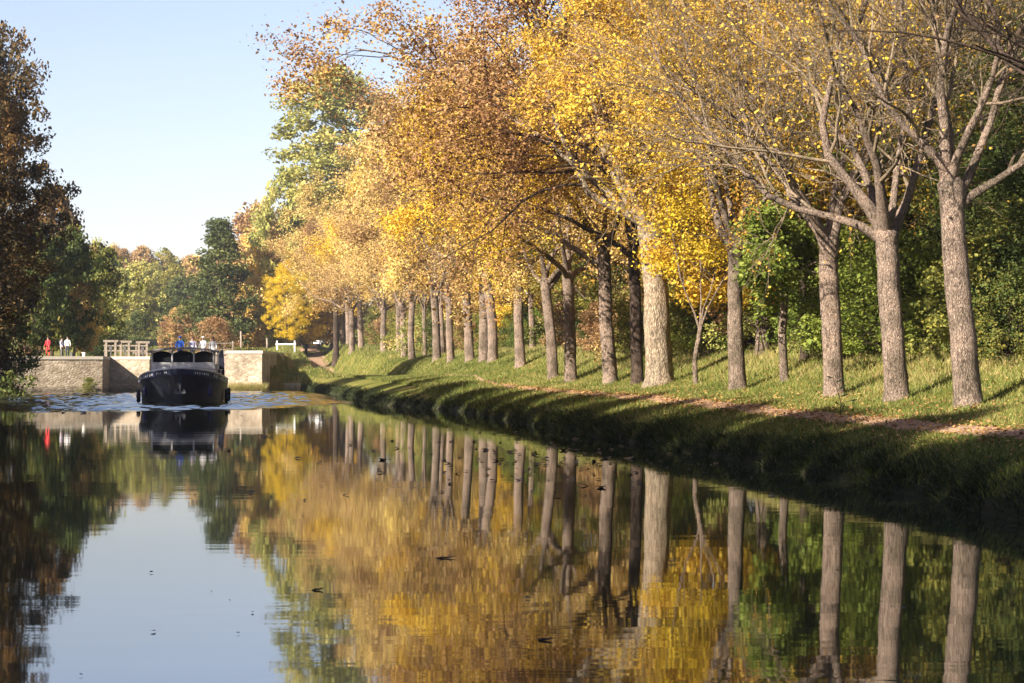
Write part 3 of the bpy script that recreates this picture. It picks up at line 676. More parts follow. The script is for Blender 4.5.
# ------------------------------------------------------------------ towpath, grass, fallen leaves
def path_a(Y): return np.interp(Y, [-30, 20, 60, 110, 150, 200, 235, 290, 330], [12.2, 12.35, 12.45, 12.2, 11.2, 9.4, 8.2, 8.1, 8.6])
ty = np.concatenate([np.arange(-10, 20, 2.), np.arange(20, 110, .4), np.arange(110, 325, 1.)])
hw = np.interp(ty, [20, 60, 90, 108, 210, 232, 300], [.33, .33, .26, .1, .12, 1.5, 1.5])
rng = np.random.default_rng(3)
cols = np.linspace(-1, 1, 9)
jt = hw[:, None] * cols[None] + np.where(np.abs(cols)[None] > .9, rng.normal(0, .09, (len(ty), 9)), 0)
PA = path_a(ty)[:, None] + jt; PX = PA - K * ty[:, None]; PY = np.repeat(ty[:, None], 9, 1)
PZ = height(PX, PY) + .018 - .03 * (np.abs(cols)[None] > .9)
idx = np.arange(PA.size).reshape(PA.shape)
F = np.stack([idx[:-1, :-1], idx[:-1, 1:], idx[1:, 1:], idx[1:, :-1]], -1).reshape(-1, 4)
m, n, l, b = new_mat('trodden_earth')
ge = n.new('ShaderNodeNewGeometry'); nz = n.new('ShaderNodeTexNoise'); nz.inputs['Scale'].default_value = 5; nz.inputs['Detail'].default_value = 7
l.new(ge.outputs['Position'], nz.inputs['Vector'])
r = ramp(n, [(.3, (.15, .085, .045)), (.55, (.29, .175, .105)), (.75, (.38, .26, .17))]); l.new(nz.outputs[0], r.inputs[0]); l.new(r.outputs[0], b.inputs['Base Color']); b.inputs['Roughness'].default_value = .95
M['earth'] = m
tag(link('towpath', np_mesh('towpath', np.stack([PX, PY, PZ], -1).reshape(-1, 3), F), M['earth']), kind='structure')

M['blade'] = leaf_mat('grass_blades', [(.05, (.035, .055, .010)), (.4, (.095, .125, .02)), (.62, (.19, .205, .045)), (.8, (.33, .28, .10)), (1., (.42, .33, .15))], .3)
M['sedge'] = leaf_mat('sedge_blades', [(.05, (.012, .02, .007)), (.5, (.03, .045, .012)), (.85, (.07, .08, .022)), (1., (.2, .17, .08))], .25)
M['litter'] = leaf_mat('fallen_leaves', [(.1, (.12, .06, .025)), (.4, (.26, .13, .05)), (.7, (.38, .22, .08)), (1., (.55, .38, .12))], .15)

def blades(name, mat, X, Y, hgt_, wid, lean, rnd, seg=1, dirv=None):
    N = len(X); Z = height(X, Y) - .02
    rng = np.random.default_rng(len(X))
    az = rng.uniform(0, 6.28, N)
    ld = np.stack([np.cos(az), np.sin(az), np.zeros(N)], -1) if dirv is None else dirv
    side = np.stack([-np.sin(az + 1), np.cos(az + 1), np.zeros(N)], -1)
    B = np.stack([X, Y, Z], -1)
    if seg == 1:
        tip = B + ld * (lean * hgt_)[:, None]; tip[:, 2] += hgt_
        V = np.stack([B - side * wid[:, None], B + side * wid[:, None], tip], 1).reshape(-1, 3)
        me = np_mesh(name, V, np.arange(N * 3).reshape(N, 3), False, {'rnd': rnd})
    else:
        rows = []
        for k in range(seg + 1):
            t = k / seg
            c = B + ld * (lean * hgt_ * t ** 1.5)[:, None]; c[:, 2] += hgt_ * (t - .55 * lean * t * t)
            w = (wid * (1 - t) ** .7 + .0008)[:, None]
            rows += [c - side * w, c + side * w]
        V = np.stack(rows, 1); q = []
        o = np.arange(N)[:, None] * (2 * seg + 2)
        for k in range(seg): q.append(o + np.array([[2 * k, 2 * k + 1, 2 * k + 3, 2 * k + 2]]))
        me = np_mesh(name, V.reshape(-1, 3), np.stack(q, 1).reshape(-1, 4), False, {'rnd': np.repeat(rnd, seg)})
    return tag(link(name, me, mat), kind='stuff')

rng = np.random.default_rng(77)
def scatter(n, y0, y1, a0, a1, bias=1.6):
    u = rng.uniform(0, 1, n) ** bias
    Y = y0 + (y1 - y0) * u; a = rng.uniform(a0, a1, n); return a, a - K * Y, Y
a, X, Y = scatter(340000, 19, 190, 9.0, 19.5, 1.75)
d = poly_dist(X, Y); pa = np.abs(a - path_a(Y)); pw = np.interp(Y, [20, 60, 90, 108, 210], [.45, .45, .32, .05, .05])
ok = (d > .12) & (rng.uniform(0, 1, len(X)) < np.clip((pa - pw * .55) / (pw * .55), .06, 1))
a, X, Y, pa = a[ok], X[ok], Y[ok], pa[ok]; N = len(X)
pn = .5 + .5 * wobble(X, Y, .45)
h = rng.uniform(.05, .13, N) * (1 + 1.3 * sst(14.2, 16.5, a) * pn + .5 * (a < 11.3)) * (1 + .004 * (Y - 20))
blades('bank_grass', M['blade'], X, Y, h, rng.uniform(.004, .008, N) * (1 + Y / 55), rng.uniform(.1, .9, N), np.clip(rng.normal(.42, .2, N) + .32 * (pn - .5) + .18 * sst(14.5, 17, a), 0, 1))
# slope at the far end, by the lock wall
n_ = 26000; X = rng.uniform(-30, -10, n_); Y = rng.uniform(186, 265, n_); d = poly_dist(X, Y); ok = (d > .1) & ~((X < -22.2) & (d < 1.6)) & (np.abs(X + K * Y - path_a(Y)) > .9)
X, Y = X[ok], Y[ok]; N = len(X)
blades('slope_grass', M['blade'], X, Y, rng.uniform(.15, .4, N), rng.uniform(.02, .035, N), rng.uniform(.1, .8, N), np.clip(rng.normal(.55, .2, N), 0, 1))
# sedge hanging over the water's edge
cs = []
P = CANAL[2:17]
for (x0, y0), (x1, y1) in zip(P[:-1], P[1:]):
    L = math.hypot(x1 - x0, y1 - y0); k = max(1, int(L * (5.5 if y0 < 70 else 3.2)))
    nx, ny = (y1 - y0) / L, -(x1 - x0) / L
    for _ in range(k):
        t = rng.uniform(); o = .02 + abs(rng.normal(.1, .28)); cs.append((x0 + (x1 - x0) * t + nx * o, y0 + (y1 - y0) * t + ny * o, -nx, -ny))
cs = np.array(cs); per = rng.poisson(np.where(cs[:, 1] < 70, 75, 38)); bi = np.repeat(np.arange(len(cs)), per); N = len(bi)
big_ = rng.uniform(0, 1, len(cs)) < .035; sz_ = (rng.uniform(.5, 1.1, len(cs)) * np.where(big_, 1.7, 1))[bi] * np.clip(.85 + .22 * wobble(cs[bi, 0], cs[bi, 1], .7), .45, 1.3)
X = cs[bi, 0] + rng.normal(0, .16, N); Y = cs[bi, 1] + rng.normal(0, .2, N)
az = rng.uniform(0, 6.28, N); dv = np.stack([np.cos(az) + .7 * cs[bi, 2], np.sin(az) + .7 * cs[bi, 3], 0 * az], -1); dv = unit(dv)
blades('waterside_sedge', M['sedge'], X, Y, rng.uniform(.18, .58, N) * sz_, rng.uniform(.004, .007, N) * (1 + Y / 70), rng.uniform(.5, 1.5, N), np.clip(rng.normal(.42, .24, N) + .2 * (sz_ > 1.1), 0, 1), 4, dv)
# dry reeds at the foot of the right lock wall
N = 3600; X = np.concatenate([rng.uniform(-25.2, -22.0, 1800), rng.uniform(-22.2, -19.8, 1800)]); Y = np.concatenate([rng.uniform(177.2, 178.0, 1800), rng.uniform(180, 188, 1800)])
ok = poly_dist(X, Y) > -1.0; X, Y = X[ok], Y[ok]; N = len(X)
Zs = np.maximum(height(X, Y), -.35)
blades('dry_reeds', M['blade'], X, Y, rng.uniform(.5, .9, N) + np.maximum(0, -height(X, Y)), rng.uniform(.02, .03, N), rng.uniform(.1, .5, N), np.clip(rng.normal(.82, .15, N), 0, 1))
# fallen leaves on the path and in the grass
a, X, Y = scatter(19000, 20, 105, 9.8, 18, 1.4); a[:6000] = path_a(Y[:6000]) + rng.normal(0, .4, 6000); X = a - K * Y
ok = poly_dist(X, Y) > .5; X, Y = X[ok], Y[ok]; C = np.stack([X, Y, height(X, Y) + rng.uniform(.02, .07, len(X))], -1)
tag(link('fallen_leaves', leaf_mesh('fallen_leaves', rng, C, .065, updown=1.2, clump=.3), M['litter']), kind='stuff')
# leaves afloat
M['wet_leaf'] = plain('wet_leaf', (.045, .028, .014), .5)
D = 2 * FPX / np.concatenate([rng.normal(88, 18, 300).clip(50, 150), 45 + 270 * rng.uniform(0, 1, 170) ** 1.8])
px = np.concatenate([rng.normal(560, 85, 300), rng.uniform(60, 980, 170)]); X = (px - 512) * D / FPX
ok = poly_dist(X, D) < -.4; X, D = X[ok], D[ok]
C = np.stack([X, D, np.full(len(X), .012)], -1)
tag(link('floating_leaves', leaf_mesh('floating_leaves', rng, C, np.where(D < 30, .032, np.clip(D * .003, .05, .15)), updown=5, sv=.4), M['wet_leaf']), kind='stuff')
def floating_twig(px, py, L, lab, rz):
    D = 2 * FPX / (py - HOR); m_ = MB()
    m_.tube([(-L / 2, 0, .0), (-L / 6, L * .1, .01), (L / 6, -L * .05, .01), (L / 2, L * .1, .02)], [.008, .01, .008, .004], 6)
    e = m_.build('floating_twig', M['wet_leaf']); e.location = (at(px, D), D, 0); e.rotation_euler.z = rz; tag(e, lab, 'twig')
    k = MB(); k.tube([(L / 8, 0, .01), (L / 4, L * .2, L * .15), (L / 3, L * .3, L * .2)], [.006, .005, .003], 5); k.tube([(-L / 6, L * .1, .01), (-L / 3, -L * .2, L * .1)], [.006, .003], 5)
    k.build('side_shoot', M['wet_leaf'], e)
floating_twig(446, 558, .2, 'forked twig afloat in the middle of the canal', .15)
floating_twig(545, 640, .11, 'short twig afloat near the bottom of the picture, right of the middle', -.3)
floating_twig(318, 590, .1, 'thin twig afloat on the pale reflection of the sky', .05)

# weed standing by the towpath, its shade put into dark stem and leaf colours
wx, wy = at(840, 42.5), 42.5
e = empty('tall_weed', (wx, wy, gz(wx, wy))); tag(e, 'spindly weed darkened for shade, standing alone beside the towpath', 'weed')
m_ = MB(); m_.tube([(0, 0, -.05), (.02, 0, .3), (-.06, 0, .62), (-.16, .02, .86)], [.012, .01, .008, .004], 6); m_.tube([(0, 0, .2), (.1, .02, .34), (.22, .02, .36)], [.008, .006, .003], 5)
m_.build('stem', M['bark_dark'], e, True)
m_ = MB()
for (x, z, dx, dz, w) in [(.2, .36, .18, .03, .03), (-.02, .45, .24, .06, .035), (-.05, .6, .2, .1, .03), (-.14, .84, -.16, .05, .03), (-.1, .75, .2, .08, .03), (-.12, .8, -.05, .16, .025), (.01, .28, -.14, .06, .04), (.0, .12, -.08, .2, .05), (.02, .15, .1, .18, .05)]:
    m_.raw([(x, 0, z), (x + dx * .5, w, z + dz * .5 + .02), (x + dx, 0, z + dz), (x + dx * .5, -w, z + dz * .5 - .02)], [(0, 1, 2, 3)])
m_.build('leaf', M['sedge'], e)
# shrub growing from the foot of the left lock wall
far_tree('wall_shrub', BUSH[0], 89, 166.2, 381, 2.6, 'olive', 'small green shrub at the foot of the left lock wall', 'bush', wide=1.3).location.z = -.1
bpy.data.objects['wall_shrub'].scale = (.75, .5, .5)

# ------------------------------------------------------------------ lock
def stone_mat(name, c0, c1, c2):
    m, n, l, b = new_mat(name)
    ge = n.new('ShaderNodeNewGeometry')
    mp = n.new('ShaderNodeMapping'); mp.inputs['Scale'].default_value = (1.6, 1.6, 2.6); l.new(ge.outputs['Position'], mp.inputs['Vector'])
    vo = n.new('ShaderNodeTexVoronoi'); vo.inputs['Scale'].default_value = 2.0; l.new(mp.outputs[0], vo.inputs['Vector'])
    ve = n.new('ShaderNodeTexVoronoi'); ve.feature = 'DISTANCE_TO_EDGE'; ve.inputs['Scale'].default_value = 2.0; l.new(mp.outputs[0], ve.inputs['Vector'])
    nz = n.new('ShaderNodeTexNoise'); nz.inputs['Scale'].default_value = .7; nz.inputs['Detail'].default_value = 8; l.new(ge.outputs['Position'], nz.inputs['Vector'])
    r = ramp(n, [(.1, c0), (.5, c1), (.9, c2)]); l.new(vo.outputs['Color'], r.inputs[0])
    r2 = ramp(n, [(.3, (.55, .53, .5)), (.7, (1.1, 1.08, 1.05))]); l.new(nz.outputs[0], r2.inputs[0])
    r3 = ramp(n, [(0, (.6, .58, .55)), (.05, (1, 1, 1))]); l.new(ve.outputs[0], r3.inputs[0])
    q = r.outputs[0]
    for rr in (r2, r3):
        mx = n.new('ShaderNodeMix'); mx.data_type = 'RGBA'; mx.blend_type = 'MULTIPLY'; mx.inputs[0].default_value = 1
        l.new(q, mx.inputs[6]); l.new(rr.outputs[0], mx.inputs[7]); q = mx.outputs[2]
    # dark wet foot
    sx = n.new('ShaderNodeSeparateXYZ'); l.new(ge.outputs['Position'], sx.inputs[0])
    mr = n.new('ShaderNodeMapRange'); mr.inputs[1].default_value = .1; mr.inputs[2].default_value = .5; mr.inputs[3].default_value = .45; mr.inputs[4].default_value = 1; l.new(sx.outputs[2], mr.inputs[0])
    mx = n.new('ShaderNodeMix'); mx.data_type = 'RGBA'; mx.blend_type = 'MULTIPLY'; mx.inputs[0].default_value = 1
    l.new(q, mx.inputs[6]); l.new(mr.outputs[0], mx.inputs[7]); l.new(mx.outputs[2], b.inputs['Base Color'])
    bp = n.new('ShaderNodeBump'); bp.inputs['Distance'].default_value = .05; l.new(ve.outputs[0], bp.inputs['Height']); l.new(bp.outputs[0], b.inputs['Normal'])
    b.inputs['Roughness'].default_value = .9; return m
M['stone'] = stone_mat('rubble_stone', (.30, .24, .17), (.42, .35, .26), (.52, .45, .35))
M['coping'] = plain('coping_stone', (.46, .41, .33), .85)
M['wood_grey'] = plain('weathered_wood', (.19, .155, .12), .8, var=.3)
M['wood_dark'] = plain('wet_wood', (.10, .085, .07), .6, var=.3)
M['white'] = plain('white_paint', (.75, .75, .72), .5, var=.06)
M['iron'] = plain('dark_iron', (.06, .06, .06), .5)
def prism(foot, z0, z1):
    m_ = MB(); m_.loft([[(x, y, z0) for x, y in foot], [(x, y, z1) for x, y in foot]]); return m_
def inset(foot, o):
    out = []; n_ = len(foot)
    ar = sum(foot[i][0] * foot[(i + 1) % n_][1] - foot[(i + 1) % n_][0] * foot[i][1] for i in range(n_)); sg = 1 if ar > 0 else -1
    for i in range(n_):
        p0, p1, p2 = Vector(foot[i - 1]), Vector(foot[i]), Vector(foot[(i + 1) % n_])
        a_ = (p1 - p0).normalized(); b_ = (p2 - p1).normalized(); na = Vector((-a_.y, a_.x)) * sg; nb = Vector((-b_.y, b_.x)) * sg
        k = na + nb; k = k / max(.3, k.length_squared) * 2
        out.append((p1.x + k.x * o, p1.y + k.y * o))
    return out
def quay(foot, top, label, place):
    e = empty('lock_wall', (*place, 0)); tag(e, label, 'wall')
    loc = [(x - place[0], y - place[1]) for x, y in foot]
    prism(loc, -1.3, top - .26).build('masonry', M['stone'], e)
    prism(inset(loc, -.06), top - .26, top).build('coping', M['coping'], e)
    return e
quay([(-54, 159.4), (-48, 162), (-34.4, 168), (-34.4, 171), (-31.0, 171), (-31.0, 207), (-35, 207), (-35, 175), (-49.3, 166), (-55, 163)], 2.98, 'long pale stone lock wall on the left under the trees', (-38, 167))
quay([(-25.45, 178), (-22.25, 178), (-22.6, 190), (-22.8, 200), (-24.1, 203), (-24.1, 207), (-25.45, 207)], 3.55, 'sunlit stone lock wall to the right of the boat', (-24.5, 186))
# gate leaves with balance beams
def gate(x0, y0, x1, y1, beam, label):
    e = empty('lock_gate', (x0, y0, 0)); tag(e, label, 'lock gate', 'lock gates')
    v = Vector((x1 - x0, y1 - y0, 0)); L = v.length; e.rotation_euler.z = math.atan2(v.y, v.x)
    m_ = MB()
    for i in range(9): m_.box((L * (i + .5) / 9, 0, 1.0), (L / 9 - .02, .12, 4.2), bev=.01)
    m_.build('planking', M['wood_grey'], e)
    m_ = MB()
    for z in (.4, 1.6, 2.9): m_.box((L / 2, -.12, z), (L, .1, .22), bev=.015)
    m_.box((.12, -.02, 1.2), (.26, .3, 4.8), bev=.02); m_.box((L - .12, -.02, 1.2), (.24, .28, 4.6), bev=.02)
    m_.build('frame', M['wood_dark'], e)
    MB().box((beam / 2 + L * .3, 0, 3.35), (abs(beam) + L * .6, .3, .3), bev=.03).build('balance_beam', M['wood_grey'], e)
    MB().box((L / 2, -.45, 3.12), (L, .6, .06)).build('walkway', M['wood_grey'], e)
    m_ = MB()
    for i in range(4): m_.tube([(L * (i + .15) / 3.4, -.7, 3.12), (L * (i + .15) / 3.4, -.7, 4.25)], .03, 6)
    m_.tube([(0, -.7, 4.25), (L, -.7, 4.25)], .03, 6); m_.tube([(0, -.7, 3.7), (L, -.7, 3.7)], .022, 6)
    m_.build('handrail', M['wood_grey'], e)
gate(-31.0, 180.3, -28.25, 181.5, -3.2, 'left wooden leaf of the closed lock gate behind the boat')
gate(-25.45, 180.3, -28.21, 181.5, -2.4, 'right wooden leaf of the closed lock gate behind the boat')
def rack_frame(px, D, w, h, label):
    X = at(px, D); e = empty('winch_frame', (X, D, 2.97)); tag(e, label, 'winch frame', 'gate winch frames')
    for s_ in (-1, 1): MB().box((s_ * w / 2, 0, h / 2), (.2, .2, h), bev=.015).build('post', M['wood_grey'], e)
    MB().box((0, 0, h - .1), (w + .5, .24, .2), bev=.015).build('crossbeam', M['wood_grey'], e)
    m_ = MB(); m_.box((0, 0, h * .35), (.09, .09, h * .7)); m_.box((0, -.12, h * .5), (.3, .12, .3), bev=.03); m_.build('rack', M['iron'], e)
rack_frame(111, 172.6, .8, 1.45, 'timber winch frame farthest left on the lock head')
rack_frame(125, 172.8, .7, 1.4, 'timber winch frame in the middle of the lock head')
rack_frame(143, 173.2, .7, 1.35, 'timber winch frame beside the boat cabin')
e = empty('lock_railing', (at(105, 177), 177, 2.97)); tag(e, 'weathered post and rail fence across the lock head', 'railing')
for i in range(5):
    MB().box((i * .92, 0, .55), (.12, .12, 1.1), bev=.01).build('post', M['wood_grey'], e)
for z in (.55, 1.0): MB().box((1.84, -.085, z), (3.9, .05, .12), bev=.01).build('rail', M['wood_grey'], e)
for px, D, hh, mat, lab in [(84, 169, .35, 'white', 'small white mooring bollard on the left lock wall'), (72, 168.4, .3, 'iron', 'small dark mooring bollard on the left lock wall')]:
    m_ = MB(); m_.tube([(0, 0, 0), (0, 0, hh * .7), (0, 0, hh * .75), (0, 0, hh)], [.13, .11, .18, .17], 12); o = m_.build('bollard', M[mat]); o.location = (at(px, D), D, 2.98); tag(o, lab, 'bollard')
o = MB().box((0, 0, .25), (1.6, 1.2, .7), bev=.05).build('mooring_stone', M['coping']); D = 185.6; o.location = (at(292, D), D, 0); tag(o, 'pale stone block at the water edge where the towpath climbs', 'stone block')
# white barrier by the head of the path
D = 226; X = at(277, D); e = empty('barrier', (X, D, gz(X, D))); tag(e, 'white post and rail barrier left of the climbing path', 'barrier')
for i in range(2): MB().box((i * 2.0, 0, .5), (.16, .16, 1.4), bev=.02).build('post', M['white'], e)
MB().box((1.0, -.1, .8), (2.3, .06, .16), bev=.01).build('rail', M['white'], e)
for px, py, D in ((241, 331, 222), (233, 341, 230), (267, 338, 236)):
    z = gz(at(px, D), D); h_ = pz(py, D) - z
    T_ = MB().tube([(0, 0, -.1), (.04, 0, h_ * .5), (-.02, 0, h_)], [.16, .13, .10], 8); o = T_.build('wooden_post', M['wood_grey'], None, True); o.location = (at(px, D), D, z)
    tag(o, {241: 'tall pale wooden post on the grass above the right lock wall', 233: 'shorter pale wooden post beside the tall one above the lock wall', 267: 'pale wooden post by the path right of the lock wall'}[px], 'post')

# ------------------------------------------------------------------ people
M['skin'] = plain('skin', (.50, .30, .21), .6); M['hair'] = plain('dark_hair', (.03, .02, .015), .6)
def cloth(name, c): M[name] = plain(name, c, .85)
for nme, c in (('red_cloth', (.62, .03, .04)), ('white_cloth', (.72, .72, .70)), ('blue_cloth', (.02, .10, .46)), ('navy_cloth', (.02, .03, .07)), ('lilac_cloth', (.50, .50, .62)), ('grey_cloth', (.14, .14, .15)), ('black_cloth', (.02, .02, .022))): cloth(nme, c)
def person(loc, face, top, bottom, label, H=1.7, hat=None, pose=0, group=None):
    """one skinned body; clothing is assigned to its faces by region, hair or hat is a child"""
    k = H / 1.7; a1 = .18 if pose == 0 else .35
    J = {'pelvis': (0, 0, .92, .15, .11), 'waist': (0, .0, 1.08, .135, .10), 'chest': (0, .0, 1.28, .165, .115), 'neck0': (0, .0, 1.44, .07, .065), 'neck': (0, -.01, 1.49, .052, .055), 'head': (0, -.025, 1.59, .082, .098), 'crown': (0, -.015, 1.665, .07, .08)}
    E = [('pelvis', 'waist'), ('waist', 'chest'), ('chest', 'neck0'), ('neck0', 'neck'), ('neck', 'head'), ('head', 'crown')]
    for s_, q in ((-1, 'l'), (1, 'r')):
        f = .05 * s_
        J.update({'hip' + q: (.095 * s_, 0, .84, .09, .09), 'knee' + q: (.10 * s_, -.02 + f, .47, .058, .06), 'ankle' + q: (.10 * s_, f, .09, .04, .042), 'toe' + q: (.11 * s_, -.15 + f, .035, .04, .03),
                  'sh' + q: (.185 * s_, 0, 1.39, .062, .062), 'elb' + q: (.235 * s_, .02 - a1 * .3, 1.12, .043, .043), 'wr' + q: (.225 * s_, -.10 - a1 * .5, .93 + .25 * a1, .03, .03), 'hd' + q: (.215 * s_, -.15 - a1 * .6, .86 + .3 * a1, .034, .026), 'fin' + q: (.205 * s_, -.19 - a1 * .65, .80 + .32 * a1, .022, .016)})
        E += [('pelvis', 'hip' + q), ('hip' + q, 'knee' + q), ('knee' + q, 'ankle' + q), ('ankle' + q, 'toe' + q), ('chest', 'sh' + q), ('sh' + q, 'elb' + q), ('elb' + q, 'wr' + q), ('wr' + q, 'hd' + q), ('hd' + q, 'fin' + q)]
    nm = list(J); me = bpy.data.meshes.new('person')
    me.from_pydata([tuple(c * k for c in J[x][:3]) for x in nm], [(nm.index(p), nm.index(q)) for p, q in E], [])
    o = bpy.data.objects.new('person', me); COL.objects.link(o)
    sk = o.modifiers.new('skin', 'SKIN'); sk.use_smooth_shade = True
    for i, x in enumerate(nm): me.skin_vertices[0].data[i].radius = (J[x][3] * k, J[x][4] * k)
    me.skin_vertices[0].data[0].use_root = True
    o.modifiers.new('sub', 'SUBSURF').levels = 2
    dg = bpy.context.evaluated_depsgraph_get(); m2 = bpy.data.meshes.new_from_object(o.evaluated_get(dg)); o.modifiers.clear(); o.data = m2
    for x in (M[top], M[bottom], M['skin'], M['black_cloth']): m2.materials.append(x)
    for p in m2.polygons:
        c = p.center / k; arm = abs(c.x) > .155 and c.z > .7
        p.material_index = 2 if (c.z > 1.46 or (arm and c.z < .95)) else 3 if c.z < .08 else 0 if (c.z > .9 or arm) else 1
        p.use_smooth = True
    o.location = loc; o.rotation_euler.z = face; tag(o, label, 'person', group)
    m_ = MB(); m_.ball((0, .005 * k, 1.635 * k), (.098 * k, .112 * k, .095 * k), 12, 8)
    if hat: m_.tube([(0, -.02, 1.655 * k), (0, -.02, 1.665 * k)], [.17, .165], 14)
    m_.build('hat' if hat else 'hair', M[hat or 'hair'], o, True)
    fc = MB(); fc.ball((0, -.125 * k, 1.575 * k), (.014, .02, .022), 8, 6); fc.build('nose', M['skin'], o, True)
    return o
D = 168.3; person((at(48, D), D, 2.98), -.4, 'red_cloth', 'red_cloth', 'person dressed all in red standing on the left lock wall', 1.62)
D = 169.3; person((at(67.5, D), D, 2.98), .3, 'white_cloth', 'navy_cloth', 'person in a white top and dark trousers on the left lock wall', 1.66)
D = 171; person((at(61.5, D), D, 2.98), 1.2, 'lilac_cloth', 'grey_cloth', 'person in a pale grey top standing left of the white topped one', 1.58)

# ------------------------------------------------------------------ the barge
M['hull'] = plain('black_hull_paint', (.012, .013, .017), .35, var=.3); M['navy'] = plain('navy_paint', (.022, .03, .075), .4); M['cream'] = plain('cream_paint', (.55, .54, .52), .45)
M['roof'] = plain('grey_roof', (.24, .23, .22), .6); M['rubber'] = plain('tyre_rubber', (.012, .012, .013), .8); M['glass'] = plain('dark_glass', (.015, .017, .02), .08, var=.1); M['steel'] = plain('galvanised_steel', (.42, .42, .42), .4, .7)
M['anchor'] = plain('anchor_iron', (.16, .16, .165), .6); M['fender_blue'] = plain('fender_blue', (.016, .018, .07), .6); M['deck'] = plain('deck_paint', (.20, .15, .12), .7); M['canvas'] = plain('dark_canvas', (.012, .014, .028), .85)
BX, BY = -18.35, 110.5
boat = empty('barge', (BX, BY, 0), .13); tag(boat, 'dark hulled passenger barge coming towards us from the lock', 'boat')
st = [(0, .10, .05, 1.98, .0), (.25, .75, .30, 1.93, .1), (.7, 1.35, .75, 1.86, .2), (1.4, 1.85, 1.35, 1.74, .3), (2.4, 2.2, 1.9, 1.6, .35), (3.8, 2.38, 2.25, 1.47, .35), (6, 2.42, 2.38, 1.38, .35), (16, 2.42, 2.38, 1.3, .35), (22, 2.4, 2.3, 1.36, .35), (24.5, 2.0, 1.6, 1.5, .2), (25.6, 1.1, .7, 1.6, .1)]
rings = []
for s_, wd, ww, zs, kb in st:
    rr = []
    prof = [(wd, zs), (wd * .995, zs - .30), (ww + (wd - ww) * .35, .55), (ww, 0), (ww * .9, -.45), (ww * .4, -.7)]
    y_ = lambda z: s_ + (.55 * max(0, (1.98 - z) / 2) if s_ < 1 else .55 * max(0, (1.98 - z) / 2) * max(0, 1 - (s_ - 1) / 3))
    rr = [(x, y_(z), z) for x, z in prof] + [(-x, y_(z), z) for x, z in reversed(prof)]
    rings.append(rr)
m_ = MB(); m_.loft(rings, cap=True, close=True); hull = m_.build('hull', M['hull'], boat, True)
for e_ in hull.data.polygons: e_.use_smooth = len(e_.vertices) == 4
# bulwark band with worn pale lettering, top rail
m_ = MB(); V = []; F = []
bs = [(s_, wd, zs) for s_, wd, ww, zs, kb in st[:8]]
outl = [(wd + .025, s_ + .0, zs) for s_, wd, zs in bs]
for sg in (1, -1):
    n0 = len(V)
    for x, y_, z in outl: V += [(sg * x, y_ - .03, z - .03), (sg * (x), y_ - .0, z - .34)]
    for i in range(len(outl) - 1): F.append((n0 + 2 * i, n0 + 2 * i + 1, n0 + 2 * i + 3, n0 + 2 * i + 2))
m_.raw(V, F); o = m_.build('bulwark_band', M['navy'], boat)
so = o.modifiers.new('thick', 'SOLIDIFY'); so.thickness = .03; so.offset = 0
pts = [(-x, y_, z + .01) for x, y_, z in reversed(outl)] + [(x, y_, z + .01) for x, y_, z in outl]
MB().tube(pts, .055, 8).build('top_rail', M['steel'], boat, True)
m_ = MB(); rl = random.Random(4)
for sg, t0, t1 in ((-1, .22, .9), (1, .22, .95)):
    t = t0
    while t < t1:
        u = t * 3.2; s_ = np.interp(u, [0, .75, 1.35, 1.85, 2.2, 2.38, 3.2], [0, .25, .7, 1.4, 2.4, 3.8, 4.6]); x = np.interp(s_, [q[0] for q in bs], [q[1] for q in bs]); z = np.interp(s_, [q[0] for q in bs], [q[2] for q in bs])
        if rl.random() < .8: m_.box((sg * (x + .045), s_ - .06, z - .19), (.05, .02, rl.uniform(.10, .17)), rz=sg * .6)
        t += rl.uniform(.025, .045)
m_.build('name_lettering', M['cream'], boat)
m_ = MB(); dk = [(wd - .08, s_ + .12, zs - .42) for s_, wd, ww, zs, kb in st]; V = []; F = []
for x, y_, z in dk: V += [(max(x, .02), y_, z), (-max(x, .02), y_, z)]
for i in range(len(dk) - 1): F.append((2 * i, 2 * i + 2, 2 * i + 3, 2 * i + 1))
m_.raw(V, F); m_.build('deck', M['deck'], boat)
# low coachroof ahead, wheelhouse, saloon
cab = MB().box((0, 14.5, 1.6), (3.9, 13.0, 1.3), bev=.06).build('cabin', M['cream'], boat)
for i in range(7):
    for sg in (-1, 1): MB().box((sg * 1.95, 9.3 + i * 1.75, 1.72), (.04, 1.0, .45), bev=.012).build('window', M['glass'], cab)
fr = MB(); fr.loft([[(-1.85, 5.0, 1.0), (1.85, 5.0, 1.0), (1.85, 8.2, 1.0), (-1.85, 8.2, 1.0)], [(-1.80, 5.12, 2.32), (1.80, 5.12, 2.32), (1.80, 8.2, 2.32), (-1.80, 8.2, 2.32)]])
wh = fr.build('wheelhouse', M['cream'], boat)
m_ = MB()
for x in (-1.76, -.62, .62, 1.76): m_.box((x, 5.22, 2.66), (.10, .12, .72), bev=.015)
for sg in (-1, 1):
    for y_ in (6.6, 8.0): m_.box((sg * 1.76, y_, 2.66), (.1, .12, .72), bev=.015)
m_.build('pillar', M['cream'], wh)
for x, w in ((-1.19, 1.04), (0, 1.14), (1.19, 1.04)):
    m_ = MB(); h0, h1 = 2.33, 2.98; n_ = 8
    top = [(x - w / 2 + w * i / n_, 5.25, h1 - .14 * (2 * i / n_ - 1) ** 2) for i in range(n_ + 1)]
    poly = [(x - w / 2, 5.25, h0), (x + w / 2, 5.25, h0)] + list(reversed(top))
    m_.loft([poly, [(a_, b_ + .03, c_) for a_, b_, c_ in poly]]); m_.build('windscreen', M['glass'], wh)
for sg in (-1, 1):
    for y_, w in ((5.9, 1.25), (7.3, 1.25)): MB().box((sg * 1.75, y_, 2.64), (.03, w, .6)).build('side_window', M['glass'], wh)
